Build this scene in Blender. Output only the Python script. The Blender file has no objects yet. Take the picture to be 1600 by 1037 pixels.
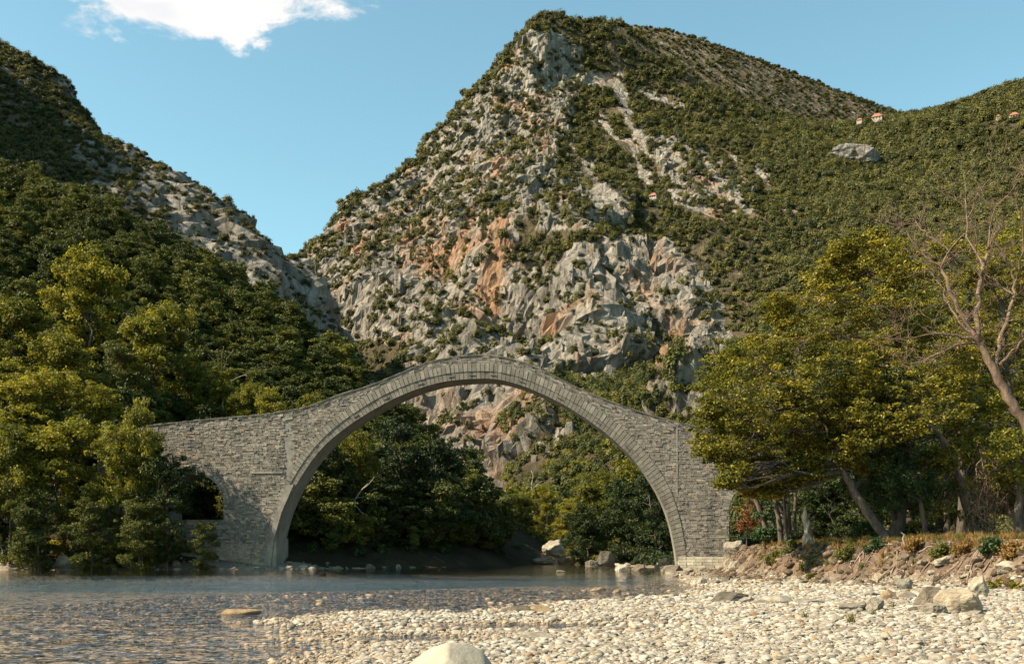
import bpy, math, random
import numpy as np
from mathutils import Vector

# ------------------------------------------------------------------ camera, sky, sun, exposure
scene = bpy.context.scene
CAMH = 1.6; FPX = 1600.0; HX = 800.0; HY = 864.0      # eye height, focal length and horizon of the photograph (pixels)
cam = bpy.data.cameras.new("camera"); camo = bpy.data.objects.new("camera", cam)
scene.collection.objects.link(camo); scene.camera = camo
camo.location = (0, 0, CAMH); camo.rotation_euler = (math.pi/2, 0, 0)
cam.sensor_width = 36.0; cam.lens = 36.0; cam.shift_y = (HY-518.5)/1600.0
cam.clip_start = 0.1; cam.clip_end = 20000

SUN_EL = math.radians(42); SUN_AZ = math.atan2(-0.955, -0.295)     # azimuth from +Y towards +X
SUND = Vector((math.cos(SUN_EL)*math.sin(SUN_AZ), math.cos(SUN_EL)*math.cos(SUN_AZ), math.sin(SUN_EL)))
world = bpy.data.worlds.new("World"); scene.world = world; world.use_nodes = True
def build_world():
    nt = world.node_tree; N = nt.nodes; L = nt.links
    bg = N["Background"]; bg.inputs[1].default_value = 0.089
    sky = N.new("ShaderNodeTexSky"); sky.sky_type = 'NISHITA'; sky.sun_disc = False
    sky.sun_elevation = SUN_EL; sky.sun_rotation = SUN_AZ; sky.altitude = 300
    sky.air_density = 1.0; sky.dust_density = 0.6; sky.ozone_density = 1.6
    # one cumulus in a cloud layer overhead: noise on the plane direction/direction.z
    tc = N.new("ShaderNodeTexCoord"); sep = N.new("ShaderNodeSeparateXYZ"); L.new(tc.outputs["Generated"], sep.inputs[0])
    def m(op, a, b=None, c=None):
        n = N.new("ShaderNodeMath"); n.operation = op
        for i, v in enumerate((a, b, c)):
            if v is None: continue
            if isinstance(v, (int, float)): n.inputs[i].default_value = v
            else: L.new(v, n.inputs[i])
        return n.outputs[0]
    zc = m('MAXIMUM', sep.outputs[2], 0.05)
    u = m('DIVIDE', sep.outputs[0], zc); v = m('DIVIDE', sep.outputs[1], zc)
    cmb = N.new("ShaderNodeCombineXYZ"); L.new(u, cmb.inputs[0]); L.new(v, cmb.inputs[1])
    no = N.new("ShaderNodeTexNoise"); no.inputs["Scale"].default_value = 6.5; no.inputs["Detail"].default_value = 11; no.inputs["Roughness"].default_value = 0.62
    no.inputs["Distortion"].default_value = 0.35
    L.new(cmb.outputs[0], no.inputs["Vector"])
    du = m('DIVIDE', m('ADD', u, 0.565), 0.275); dv = m('DIVIDE', m('ADD', v, -1.84), 0.185)
    d2 = m('ADD', m('MULTIPLY', du, du), m('MULTIPLY', dv, dv))
    body = m('SUBTRACT', 1.0, d2)
    val = m('ADD', m('MULTIPLY', body, 0.75), m('MULTIPLY', m('SUBTRACT', no.outputs[0], 0.5), 2.6))
    front = m('GREATER_THAN', sep.outputs[1], 0.0)
    mr = N.new("ShaderNodeMapRange"); mr.interpolation_type = 'SMOOTHSTEP'; L.new(val, mr.inputs[0])
    mr.inputs[1].default_value = -0.02; mr.inputs[2].default_value = 0.42
    fac = m('MULTIPLY', m('MULTIPLY', mr.outputs[0], front), 0.97)
    no2 = N.new("ShaderNodeTexNoise"); no2.inputs["Scale"].default_value = 5; no2.inputs["Detail"].default_value = 6
    L.new(cmb.outputs[0], no2.inputs["Vector"])
    cr = N.new("ShaderNodeValToRGB"); L.new(no2.outputs[0], cr.inputs[0])
    cr.color_ramp.elements[0].position = 0.3; cr.color_ramp.elements[0].color = (4.2, 4.2, 4.3, 1)
    cr.color_ramp.elements[1].position = 0.55; cr.color_ramp.elements[1].color = (5.2, 4.95, 4.65, 1)
    tint = N.new("ShaderNodeMix"); tint.data_type = 'RGBA'; tint.blend_type = 'MULTIPLY'; tint.inputs[0].default_value = 1.0
    L.new(sky.outputs[0], tint.inputs[6]); tint.inputs[7].default_value = SKY_TINT
    mix = N.new("ShaderNodeMix"); mix.data_type = 'RGBA'; L.new(fac, mix.inputs[0])
    L.new(tint.outputs[2], mix.inputs[6]); L.new(cr.outputs[0], mix.inputs[7])
    L.new(mix.outputs[2], bg.inputs[0])
SKY_TINT = (1.04, 1.26, 0.97, 1)
build_world()
sl = bpy.data.lights.new("sun", 'SUN'); sl.energy = 5.0; sl.angle = math.radians(0.5); sl.color = (1.0, 0.86, 0.64)
so = bpy.data.objects.new("sun", sl); scene.collection.objects.link(so)
so.rotation_euler = SUND.to_track_quat('Z', 'Y').to_euler()
vs = scene.view_settings; vs.view_transform = 'Standard'; vs.look = 'None'; vs.exposure = 1.32; vs.gamma = 1.0; vs.use_curve_mapping = False
scene.render.engine = 'CYCLES'
scene.cycles.max_bounces = 6; scene.cycles.transparent_max_bounces = 12; scene.cycles.diffuse_bounces = 3; scene.cycles.glossy_bounces = 3
scene.cycles.transmission_bounces = 4
scene.cycles.use_denoising = True
scene.cycles.use_adaptive_sampling = True; scene.cycles.adaptive_threshold = 0.015
scene.cycles.sample_clamp_indirect = 6.0

# ------------------------------------------------------------------ helpers
COL = scene.collection
rng = np.random.default_rng(7); random.seed(7)
def P(px, py, Y): return np.array([(px-HX)/FPX*Y, Y, CAMH+(HY-py)/FPX*Y])
def proj(p): return HX+FPX*p[:, 0]/p[:, 1], HY-FPX*(p[:, 2]-CAMH)/p[:, 1]

def _hash(ix, iy, iz, seed):
    h = (ix.astype(np.uint32)*np.uint32(374761393) + iy.astype(np.uint32)*np.uint32(668265263)
         + iz.astype(np.uint32)*np.uint32(2147483647) + np.uint32((seed*2654435761) & 0xffffffff))
    h = (h ^ (h >> np.uint32(13)))*np.uint32(1274126177)
    h = h ^ (h >> np.uint32(16)); h = h*np.uint32(2246822519); return h ^ (h >> np.uint32(13))
def noise3(x, y, z, seed=0):
    x = np.asarray(x, dtype=np.float64); y = np.asarray(y, dtype=np.float64)+0*x; z = np.asarray(z, dtype=np.float64)+0*x
    xi = np.floor(x); yi = np.floor(y); zi = np.floor(z); fx = x-xi; fy = y-yi; fz = z-zi
    xi = xi.astype(np.int64); yi = yi.astype(np.int64); zi = zi.astype(np.int64)
    w = lambda t: t*t*t*(t*(t*6-15)+10)
    u, v, ww = w(fx), w(fy), w(fz); out = 0
    for dx in (0, 1):
        for dy in (0, 1):
            for dz in (0, 1):
                h = _hash(xi+dx, yi+dy, zi+dz, seed)
                gx = (h & np.uint32(1023)).astype(np.float64)/511.5-1
                gy = ((h >> np.uint32(10)) & np.uint32(1023)).astype(np.float64)/511.5-1
                gz = ((h >> np.uint32(20)) & np.uint32(1023)).astype(np.float64)/511.5-1
                g = gx*(fx-dx)+gy*(fy-dy)+gz*(fz-dz)
                out = out + g*(u if dx else 1-u)*(v if dy else 1-v)*(ww if dz else 1-ww)
    return out*1.1
def fbm(x, y, z, octv=4, seed=0, gain=0.5, ridged=False):
    a = 1.0; f = 1.0; s = 0; t = 0
    for o in range(octv):
        n = noise3(x*f, y*f, z*f, seed+o*17)
        if ridged: n = 1-2*np.abs(n)*1.6
        s = s+a*n; t += a; a *= gain; f *= 2.03
    return s/t
def cell3(x, y, z, seed=0):
    """random value of the nearest feature point: blocky, angular steps"""
    xi = np.floor(x).astype(np.int64); yi = np.floor(y).astype(np.int64); zi = np.floor(z).astype(np.int64)
    best = np.full(x.shape, 1e9); val = np.zeros(x.shape)
    for dx in (-1, 0, 1):
        for dy in (-1, 0, 1):
            for dz in (-1, 0, 1):
                h = _hash(xi+dx, yi+dy, zi+dz, seed); a = (h & np.uint32(255))/255.0; b = ((h >> np.uint32(8)) & np.uint32(255))/255.0; c = ((h >> np.uint32(16)) & np.uint32(255))/255.0
                d = (xi+dx+a-x)**2+(yi+dy+b-y)**2+(zi+dz+c-z)**2
                k = d < best; best = np.where(k, d, best); val = np.where(k, ((h >> np.uint32(24)) & np.uint32(255))/127.5-1, val)
    return val
def smooth(t): t = np.clip(t, 0, 1); return t*t*(3-2*t)

def new_mesh(name, verts, faces, smooth_shade=False, attrs=None):
    """verts (n,3); faces: (m,k) array or list of arrays with different k"""
    me = bpy.data.meshes.new(name)
    verts = np.asarray(verts, dtype=np.float32).reshape(-1, 3)
    if isinstance(faces, np.ndarray): faces = [faces]
    faces = [np.asarray(f, dtype=np.int32) for f in faces if len(f)]
    me.vertices.add(len(verts)); me.vertices.foreach_set("co", verts.ravel())
    nl = sum(f.size for f in faces); nf = sum(len(f) for f in faces)
    me.loops.add(nl); me.polygons.add(nf)
    me.loops.foreach_set("vertex_index", np.concatenate([f.ravel() for f in faces]))
    tot = np.concatenate([np.full(len(f), f.shape[1], dtype=np.int32) for f in faces])
    start = np.concatenate([[0], np.cumsum(tot)[:-1]]).astype(np.int32)
    me.polygons.foreach_set("loop_start", start)
    me.polygons.foreach_set("use_smooth", np.full(nf, smooth_shade))
    me.update(calc_edges=True); me.validate()
    for k, v in (attrs or {}).items():
        v = np.asarray(v, dtype=np.float32)
        if v.ndim == 1:
            a = me.attributes.new(k, 'FLOAT', 'POINT'); a.data.foreach_set("value", v)
        else:
            a = me.attributes.new(k, 'FLOAT_VECTOR', 'POINT'); a.data.foreach_set("vector", v.ravel())
    return me
def add(name, mesh, mat=None, parent=None, loc=None, rot=None, scl=None, **props):
    o = bpy.data.objects.new(name, mesh); COL.objects.link(o)
    if mat is not None and mesh is not None and len(mesh.materials) == 0: mesh.materials.append(mat)
    if parent is not None: o.parent = parent
    if loc is not None: o.location = [float(v) for v in loc]
    if rot is not None: o.rotation_euler = [float(v) for v in rot]
    if scl is not None: o.scale = [float(v) for v in (scl if np.ndim(scl) else (scl, scl, scl))]
    for k, v in props.items():
        if v is not None: o[k] = v
    return o
def thing(name, label, cat, loc=(0, 0, 0), rotz=0.0, group=None):
    return add(name, None, loc=loc, rot=(0, 0, rotz), label=label, category=cat, group=group)

class Geo:
    """collects quads / boxes / tubes into arrays"""
    def __init__(s): s.v = []; s.f = []; s.n = 0; s.t = []
    def put(s, v, f, t=0.5):
        v = np.asarray(v, float).reshape(-1, 3); f = np.asarray(f, int)
        s.v.append(v); s.f.append(f+s.n); s.n += len(v)
        s.t.append(np.full(len(v), t) if np.ndim(t) == 0 else np.asarray(t, float))
    def box(s, x0, x1, y0, y1, z0, z1, t=0.5):
        v = [(x0,y0,z0),(x1,y0,z0),(x1,y1,z0),(x0,y1,z0),(x0,y0,z1),(x1,y0,z1),(x1,y1,z1),(x0,y1,z1)]
        s.put(v, [(0,3,2,1),(4,5,6,7),(0,1,5,4),(1,2,6,5),(2,3,7,6),(3,0,4,7)], t)
    def tube(s, pts, rad, k=6, t=0.5):
        pts = np.asarray(pts, float); n = len(pts); rad = np.broadcast_to(np.asarray(rad, float), (n,))
        tan = np.gradient(pts, axis=0); tan /= np.linalg.norm(tan, axis=1, keepdims=True)+1e-9
        ref = np.where(np.abs(tan[:, 2:3]) < 0.9, np.array([[0, 0, 1.0]]), np.array([[1.0, 0, 0]]))
        a = np.cross(tan, ref); a /= np.linalg.norm(a, axis=1, keepdims=True)+1e-9
        b = np.cross(tan, a); an = np.arange(k)/k*2*np.pi
        v = pts[:, None]+rad[:, None, None]*(np.cos(an)[None, :, None]*a[:, None]+np.sin(an)[None, :, None]*b[:, None])
        i = np.arange(n-1)[:, None]*k; j = np.arange(k)[None]; j2 = (np.arange(k)+1) % k
        f = np.stack([i+j, i+j2[None], i+k+j2[None], i+k+j], -1).reshape(-1, 4)
        s.put(v.reshape(-1, 3), f, t)
    def mesh(s, name, smooth_shade=False, extra=None):
        return new_mesh(name, np.concatenate(s.v), np.concatenate(s.f), smooth_shade, {"tint": np.concatenate(s.t)})

# ------------------------------------------------------------------ materials
def mat_new(name):
    m = bpy.data.materials.new(name); m.use_nodes = True
    nt = m.node_tree; return m, nt, nt.nodes, nt.links, nt.nodes["Principled BSDF"], nt.nodes["Material Output"]
def ramp(N, L, fac, stops, interp='LINEAR'):
    r = N.new("ShaderNodeValToRGB"); e = r.color_ramp.elements; r.color_ramp.interpolation = interp
    while len(e) < len(stops): e.new(0.5)
    for i, (p, c) in enumerate(stops): e[i].position = p; e[i].color = (*c, 1)
    if fac is not None: L.new(fac, r.inputs[0])
    return r.outputs[0]
def noise(N, L, vec, scale, detail=4, rough=0.55, dist=0.0):
    n = N.new("ShaderNodeTexNoise"); n.inputs["Scale"].default_value = scale; n.inputs["Detail"].default_value = detail
    n.inputs["Roughness"].default_value = rough; n.inputs["Distortion"].default_value = dist
    if vec is not None: L.new(vec, n.inputs["Vector"])
    return n.outputs[0]
def mixc(N, L, fac, a, b, mode='MIX'):
    n = N.new("ShaderNodeMix"); n.data_type = 'RGBA'; n.blend_type = mode
    for sock, v in ((n.inputs[0], fac), (n.inputs[6], a), (n.inputs[7], b)):
        if isinstance(v, (int, float)): sock.default_value = v
        elif isinstance(v, tuple): sock.default_value = (*v, 1)
        else: L.new(v, sock)
    return n.outputs[2]
def mth(N, L, op, a, b=0.0):
    n = N.new("ShaderNodeMath"); n.operation = op
    for i, v in enumerate((a, b)):
        if isinstance(v, (int, float)): n.inputs[i].default_value = v
        else: L.new(v, n.inputs[i])
    return n.outputs[0]
def attr(N, name): n = N.new("ShaderNodeAttribute"); n.attribute_name = name; return n.outputs["Fac"]
def coords(N, L, kind="Object", scale=None):
    if kind == "Position": o = N.new("ShaderNodeNewGeometry").outputs["Position"]
    else: o = N.new("ShaderNodeTexCoord").outputs[kind]
    if scale is not None:
        mp = N.new("ShaderNodeMapping"); mp.inputs["Scale"].default_value = scale; L.new(o, mp.inputs[0]); o = mp.outputs[0]
    return o
def bump(N, L, h, dist, strength=1.0):
    b = N.new("ShaderNodeBump"); b.inputs["Strength"].default_value = strength; b.inputs["Distance"].default_value = dist
    L.new(h, b.inputs["Height"]); return b.outputs[0]

def dim(c, k): return tuple(v*k for v in c)
def leaf_material(name, dark, mid, light, trans=0.35, inst=0.35):
    dark, mid, light = dim(dark, .74), dim(mid, .82), dim(light, .86)
    m, nt, N, L, bs, out = mat_new(name)
    t = attr(N, "tint"); oi = N.new("ShaderNodeObjectInfo")
    f = mth(N, L, 'ADD', mth(N, L, 'MULTIPLY', t, 1-inst), mth(N, L, 'MULTIPLY', oi.outputs["Random"], inst))
    c = ramp(N, L, f, [(0.0, dark), (0.5, mid), (1.0, light)])
    L.new(c, bs.inputs["Base Color"]); bs.inputs["Roughness"].default_value = 0.55
    bs.inputs["Specular IOR Level"].default_value = 0.25
    tr = N.new("ShaderNodeBsdfTranslucent"); L.new(mixc(N, L, 1.0, c, (1.25, 1.15, 0.55), 'MULTIPLY'), tr.inputs[0])
    mx = N.new("ShaderNodeMixShader"); mx.inputs[0].default_value = trans
    L.new(bs.outputs[0], mx.inputs[1]); L.new(tr.outputs[0], mx.inputs[2]); L.new(mx.outputs[0], out.inputs[0])
    return m
M_PLANE = leaf_material("plane_leaf", (0.035, 0.046, 0.008), (0.155, 0.150, 0.019), (0.50, 0.38, 0.045), 0.40, 0.12)
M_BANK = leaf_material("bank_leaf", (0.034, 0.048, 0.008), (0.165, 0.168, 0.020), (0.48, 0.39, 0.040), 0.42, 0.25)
M_DARK = leaf_material("evergreen_shade_leaf", (0.014, 0.026, 0.007), (0.030, 0.048, 0.010), (0.065, 0.080, 0.015), 0.22, 0.35)
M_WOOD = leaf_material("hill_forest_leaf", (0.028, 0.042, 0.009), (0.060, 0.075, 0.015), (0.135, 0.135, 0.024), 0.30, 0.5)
M_SHRUB = leaf_material("maquis_leaf", (0.036, 0.043, 0.014), (0.088, 0.092, 0.027), (0.20, 0.180, 0.050), 0.28, 0.6)
M_SHRUB2 = leaf_material("maquis_light_leaf", (0.08, 0.085, 0.02), (0.16, 0.15, 0.035), (0.26, 0.22, 0.06), 0.3, 0.5)
M_FOREST = leaf_material("forest_leaf", (0.026, 0.040, 0.009), (0.078, 0.093, 0.017), (0.22, 0.205, 0.030), 0.26, 0.5)
M_IVY = leaf_material("ivy_leaf", (0.015, 0.035, 0.010), (0.035, 0.068, 0.018), (0.10, 0.13, 0.03), 0.2, 0.1)
M_RUST = leaf_material("dry_red_leaf", (0.10, 0.035, 0.012), (0.20, 0.07, 0.02), (0.28, 0.12, 0.03), 0.3, 0.1)
M_GRASS = leaf_material("dry_grass", (0.10, 0.075, 0.020), (0.24, 0.135, 0.035), (0.34, 0.20, 0.06), 0.3, 0.1)
M_GREENGRASS = leaf_material("green_herb", (0.05, 0.065, 0.012), (0.10, 0.11, 0.02), (0.19, 0.17, 0.04), 0.3, 0.1)

def bark_material(name, a, b, c, scale=6):
    m, nt, N, L, bs, out = mat_new(name)
    co = coords(N, L, "Object", (1, 1, 0.25))
    n = noise(N, L, co, scale, 6, 0.65); L.new(ramp(N, L, n, [(0.3, a), (0.5, b), (0.7, c)]), bs.inputs["Base Color"])
    bs.inputs["Roughness"].default_value = 0.9; L.new(bump(N, L, n, 0.03), bs.inputs["Normal"]); return m
M_BARK = bark_material("bark", (0.025, 0.019, 0.014), (0.058, 0.043, 0.032), (0.13, 0.10, 0.075))
M_DEADBARK = bark_material("dead_wood", (0.06, 0.036, 0.025), (0.125, 0.078, 0.052), (0.22, 0.15, 0.105))
M_PALEWOOD = bark_material("bleached_wood", (0.09, 0.065, 0.047), (0.24, 0.19, 0.145), (0.40, 0.335, 0.265))
M_ROOT = bark_material("root", (0.07, 0.045, 0.03), (0.17, 0.11, 0.075), (0.34, 0.25, 0.18))

def stone_material(name, lo, mid, hi, stain, warm):
    """masonry stone coloured per piece by the tint attribute"""
    lo, mid, hi, stain, warm = [dim(c, .84) for c in (lo, mid, hi, stain, warm)]
    m, nt, N, L, bs, out = mat_new(name)
    co = coords(N, L, "Object"); t = attr(N, "tint")
    c = ramp(N, L, t, [(0.0, lo), (0.5, mid), (0.8, hi), (1.0, warm)])
    n = noise(N, L, co, 2.2, 6, 0.6); c = mixc(N, L, 0.75, c, ramp(N, L, n, [(0.3, (0.55, 0.54, 0.54)), (0.65, (1.15, 1.12, 1.08))]), 'MULTIPLY')
    st = noise(N, L, coords(N, L, "Object", (0.9, 0.9, 0.16)), 0.9, 5, 0.6)     # run-off streaks
    sf = N.new("ShaderNodeMapRange"); L.new(st, sf.inputs[0]); sf.inputs[1].default_value = 0.54; sf.inputs[2].default_value = 0.70; sf.inputs[4].default_value = 0.75
    c = mixc(N, L, sf.outputs[0], c, stain)
    lm = noise(N, L, coords(N, L, "Object", (1.3, 1.3, 0.22)), 0.55, 6, 0.65)     # lime bloom
    lf = N.new("ShaderNodeMapRange"); L.new(lm, lf.inputs[0]); lf.inputs[1].default_value = 0.60; lf.inputs[2].default_value = 0.74; lf.inputs[4].default_value = 0.6
    c = mixc(N, L, lf.outputs[0], c, dim(hi, 1.15))
    L.new(c, bs.inputs["Base Color"]); bs.inputs["Roughness"].default_value = 0.88; bs.inputs["Specular IOR Level"].default_value = 0.25
    n2 = noise(N, L, co, 9, 6, 0.65); L.new(bump(N, L, n2, 0.035), bs.inputs["Normal"]); return m
M_STONE = stone_material("bridge_stone", (0.10, 0.089, 0.075), (0.215, 0.19, 0.16), (0.345, 0.305, 0.255), (0.085, 0.08, 0.075), (0.37, 0.27, 0.17))
M_VOUSS = stone_material("voussoir_stone", (0.12, 0.108, 0.09), (0.205, 0.185, 0.155), (0.29, 0.265, 0.225), (0.12, 0.108, 0.09), (0.33, 0.23, 0.14))
M_FOOT = stone_material("footing_stone", (0.36, 0.32, 0.25), (0.48, 0.43, 0.34), (0.58, 0.53, 0.43), (0.33, 0.29, 0.22), (0.5, 0.42, 0.3))
def plain_stone(name, lo, hi, scale=1.5):
    lo, hi = dim(lo, .82), dim(hi, .82)
    m, nt, N, L, bs, out = mat_new(name); co = coords(N, L, "Object")
    n = noise(N, L, co, scale, 7, 0.62); L.new(ramp(N, L, n, [(0.3, lo), (0.7, hi)]), bs.inputs["Base Color"])
    bs.inputs["Roughness"].default_value = 0.9; L.new(bump(N, L, noise(N, L, co, scale*6, 6, 0.65), 0.03), bs.inputs["Normal"]); return m
M_MORTAR = plain_stone("mortar", (0.13, 0.117, 0.10), (0.26, 0.235, 0.20))
M_SOFFIT = plain_stone("soffit", (0.13, 0.115, 0.095), (0.27, 0.235, 0.19), 0.8)
M_PALEJOINT = plain_stone("pale_joint", (0.2, 0.18, 0.14), (0.36, 0.31, 0.24))
M_IRON = plain_stone("iron", (0.03, 0.027, 0.025), (0.07, 0.06, 0.05), 6)

def rock_material(name, lo, mid, hi, scale=1.4, wet=True, bumpd=0.05):
    lo, mid, hi = dim(lo, .78), dim(mid, .80), dim(hi, .82)
    m, nt, N, L, bs, out = mat_new(name)
    co = coords(N, L, "Object"); oi = N.new("ShaderNodeObjectInfo")
    n = noise(N, L, co, scale, 8, 0.62, 0.3)
    c = ramp(N, L, n, [(0.28, lo), (0.5, mid), (0.72, hi)])
    c = mixc(N, L, 1.0, c, ramp(N, L, oi.outputs["Random"], [(0.0, (0.34, 0.31, 0.28)), (0.2, (0.58, 0.52, 0.45)), (0.5, (0.85, 0.82, 0.78)), (0.82, (1.08, 1.04, 0.97)), (0.9, (0.85, 0.66, 0.45)), (1.0, (0.6, 0.42, 0.28))]), 'MULTIPLY')
    if wet:       # algae and damp line close to the water level
        z = N.new("ShaderNodeSeparateXYZ"); L.new(coords(N, L, "Position"), z.inputs[0])
        zz = mth(N, L, 'ADD', z.outputs[2], mth(N, L, 'MULTIPLY', noise(N, L, coords(N, L, "Position"), 5, 2), 0.05))
        r = N.new("ShaderNodeMapRange"); L.new(zz, r.inputs[0]); r.inputs[1].default_value = 0.07; r.inputs[2].default_value = 0.01
        c = mixc(N, L, mth(N, L, 'MULTIPLY', r.outputs[0], 0.85), c, mixc(N, L, oi.outputs["Random"], (0.13, 0.09, 0.05), (0.38, 0.25, 0.13)))
    L.new(c, bs.inputs["Base Color"]); bs.inputs["Roughness"].default_value = 0.85; bs.inputs["Specular IOR Level"].default_value = 0.3
    L.new(bump(N, L, noise(N, L, co, scale*5, 7, 0.65), bumpd), bs.inputs["Normal"]); return m
M_ROCK = rock_material("limestone_boulder", (0.19, 0.16, 0.125), (0.36, 0.32, 0.26), (0.50, 0.46, 0.39))
M_PALE = rock_material("pale_boulder", (0.34, 0.30, 0.24), (0.44, 0.40, 0.33), (0.52, 0.48, 0.41), 1.6, True, 0.02)
M_GREYROCK = rock_material("grey_rock", (0.15, 0.135, 0.11), (0.27, 0.25, 0.21), (0.42, 0.39, 0.33))
M_PEBBLE = rock_material("river_pebble", (0.28, 0.255, 0.215), (0.40, 0.375, 0.33), (0.52, 0.50, 0.455), 6.0, True, 0.004)

def pebble_random_material():
    # strong piece-to-piece colour: white limestone, grey, ochre
    nt = M_PEBBLE.node_tree
M_LITTER = leaf_material("leaf_litter", (0.07, 0.030, 0.014), (0.17, 0.075, 0.03), (0.30, 0.15, 0.06), 0.1, 0.1)

# ------------------------------------------------------------------ terrain functions
def sd_poly(poly, X, Y):
    """signed distance to polygon (negative inside)"""
    d = np.full(X.shape, 1e9); ins = np.zeros(X.shape, bool); n = len(poly)
    for i in range(n):
        ax, ay = poly[i]; bx, by = poly[(i+1) % n]; ex, ey = bx-ax, by-ay
        t = np.clip(((X-ax)*ex+(Y-ay)*ey)/(ex*ex+ey*ey), 0, 1)
        d = np.minimum(d, np.hypot(X-ax-t*ex, Y-ay-t*ey))
        c = ((ay > Y) != (by > Y)); xi = (bx-ax)*(Y-ay)/((by-ay) if by != ay else 1e-9)+ax
        ins ^= (c & (X < xi))
    return np.where(ins, -d, d)
BARSIDE = [(-8, -14), (-5.6, 6), (-3.6, 12), (-2.5, 15.4), (-2.8, 19), (-4.6, 24.5), (-3.6, 27.6), (-1.4, 26.3), (0, 28), (1.4, 32), (2.8, 34.6), (7, 38.8), (9.4, 45.7), (10.5, 58), (11.5, 71), (13.5, 86), (15.8, 97), (17, 110), (14, 125), (12, 150), (13, 182)]
LEFTSIDE = [(5, 182), (2, 150), (-1, 135), (-8, 122), (-16, 112), (-22, 104.5), (-30, 101.5), (-38, 102), (-52, 98), (-74, 88), (-100, 60), (-120, -14)]
RIVER = BARSIDE+LEFTSIDE
BANKTOE = [(19.5, -20), (19.5, 20), (18.6, 34), (17, 42), (15.8, 50), (14.4, 60), (15.2, 72), (17.5, 88), (20, 100), (23, 112), (24, 200), (300, 200), (300, -20)]
def ground_z(X, Y):
    X = np.asarray(X, float); Y = np.asarray(Y, float)
    sd = sd_poly(RIVER, X, Y)
    n1 = noise3(X/3.1, Y/3.1, 0.3, 3); n2 = noise3(X/0.9, Y/0.9, 1.7, 5)
    bed = -0.10-0.42*smooth((-sd-1.5)/26)+0.07*n1+0.02*n2
    fl = np.where(Y > 31, 2.0, 5.0); bed = np.where(sd > -fl, (-0.10-0.42*smooth((-sd-1.5)/26))*np.clip(-sd/fl, 0, 1)+0.07*n1*np.clip(-sd/1.5, 0, 1)+0.02*n2, bed)
    shoal = np.exp(-(((X+5)/10)**2+((Y-37)/13)**2)**1.4); bed = np.where(sd < -1.5, bed*(1-shoal)+shoal*(-0.115+0.07*n1+0.03*n2), bed)
    bed = bed-1.0*smooth((Y-46)/48)*smooth(-sd/4)
    land = 0.04*smooth(sd/1.0)+0.24*smooth((sd-1)/10)*smooth((X+3)/8)+0.13*n1*smooth(sd/1.5)+0.035*n2
    land = land-0.27*np.exp(-(((X-1.1)/2.7)**2+((Y-22.3)/1.1)**2)**1.5)-0.17*np.exp(-(((X+1.6)/1.5)**2+((Y-19.3)/0.7)**2)**1.5)
    z = np.where(sd < 0, bed, land)
    tb = -sd_poly(BANKTOE, X, Y)+0.9*noise3(X/2.5, Y/2.5, 9.1, 11)+0.35*noise3(X/0.8, Y/0.8, 4.1, 12)
    bank = 1.75*smooth(tb/2.3)+0.045*np.clip(tb-2, 0, 60)+0.42*fbm(X/1.5, Y/1.5, 0.5, 4, 21, 0.6)*smooth(tb/1.0)
    z = np.where((tb > 0), z*(1-smooth(tb/1.5))+0.25*smooth(tb/1.5)+bank, z)
    left = (X < -2+0*Y) & (Y > 60) & (sd > 0)
    z = np.where(left, 0.30*smooth(sd/1.5)+0.25*np.clip(sd-1.0, 0, 30)+0.15*n1, z)
    return z

def rbf(ctrl, c=30.0):
    ctrl = np.asarray(ctrl, float); xy = ctrl[:, :2]; n = len(ctrl)
    D = np.sqrt(((xy[:, None]-xy[None])**2).sum(-1)+c*c)
    A = np.zeros((n+3, n+3)); A[:n, :n] = -D+np.eye(n)*1.0; A[:n, n:] = np.c_[np.ones(n), xy/500]; A[n:, :n] = A[:n, n:].T
    w = np.linalg.solve(A, np.r_[ctrl[:, 2], 0, 0, 0])
    def f(X, Y):
        sh = X.shape; q = np.c_[X.ravel(), Y.ravel()]; out = np.empty(len(q))
        for s in range(0, len(q), 20000):
            b = q[s:s+20000]; K = -np.sqrt(((b[:, None]-xy[None])**2).sum(-1)+c*c)
            out[s:s+20000] = K@w[:n]+np.c_[np.ones(len(b)), b/500]@w[n:]
        return out.reshape(sh)
    return f
def CP(l): return [tuple(P(*q)) for q in l]
def behind(l, dy, dz): return [(P(*q)[0]*(1+dy/q[2]*0.6), q[2]+dy, P(*q)[2]-dz) for q in l]

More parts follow.
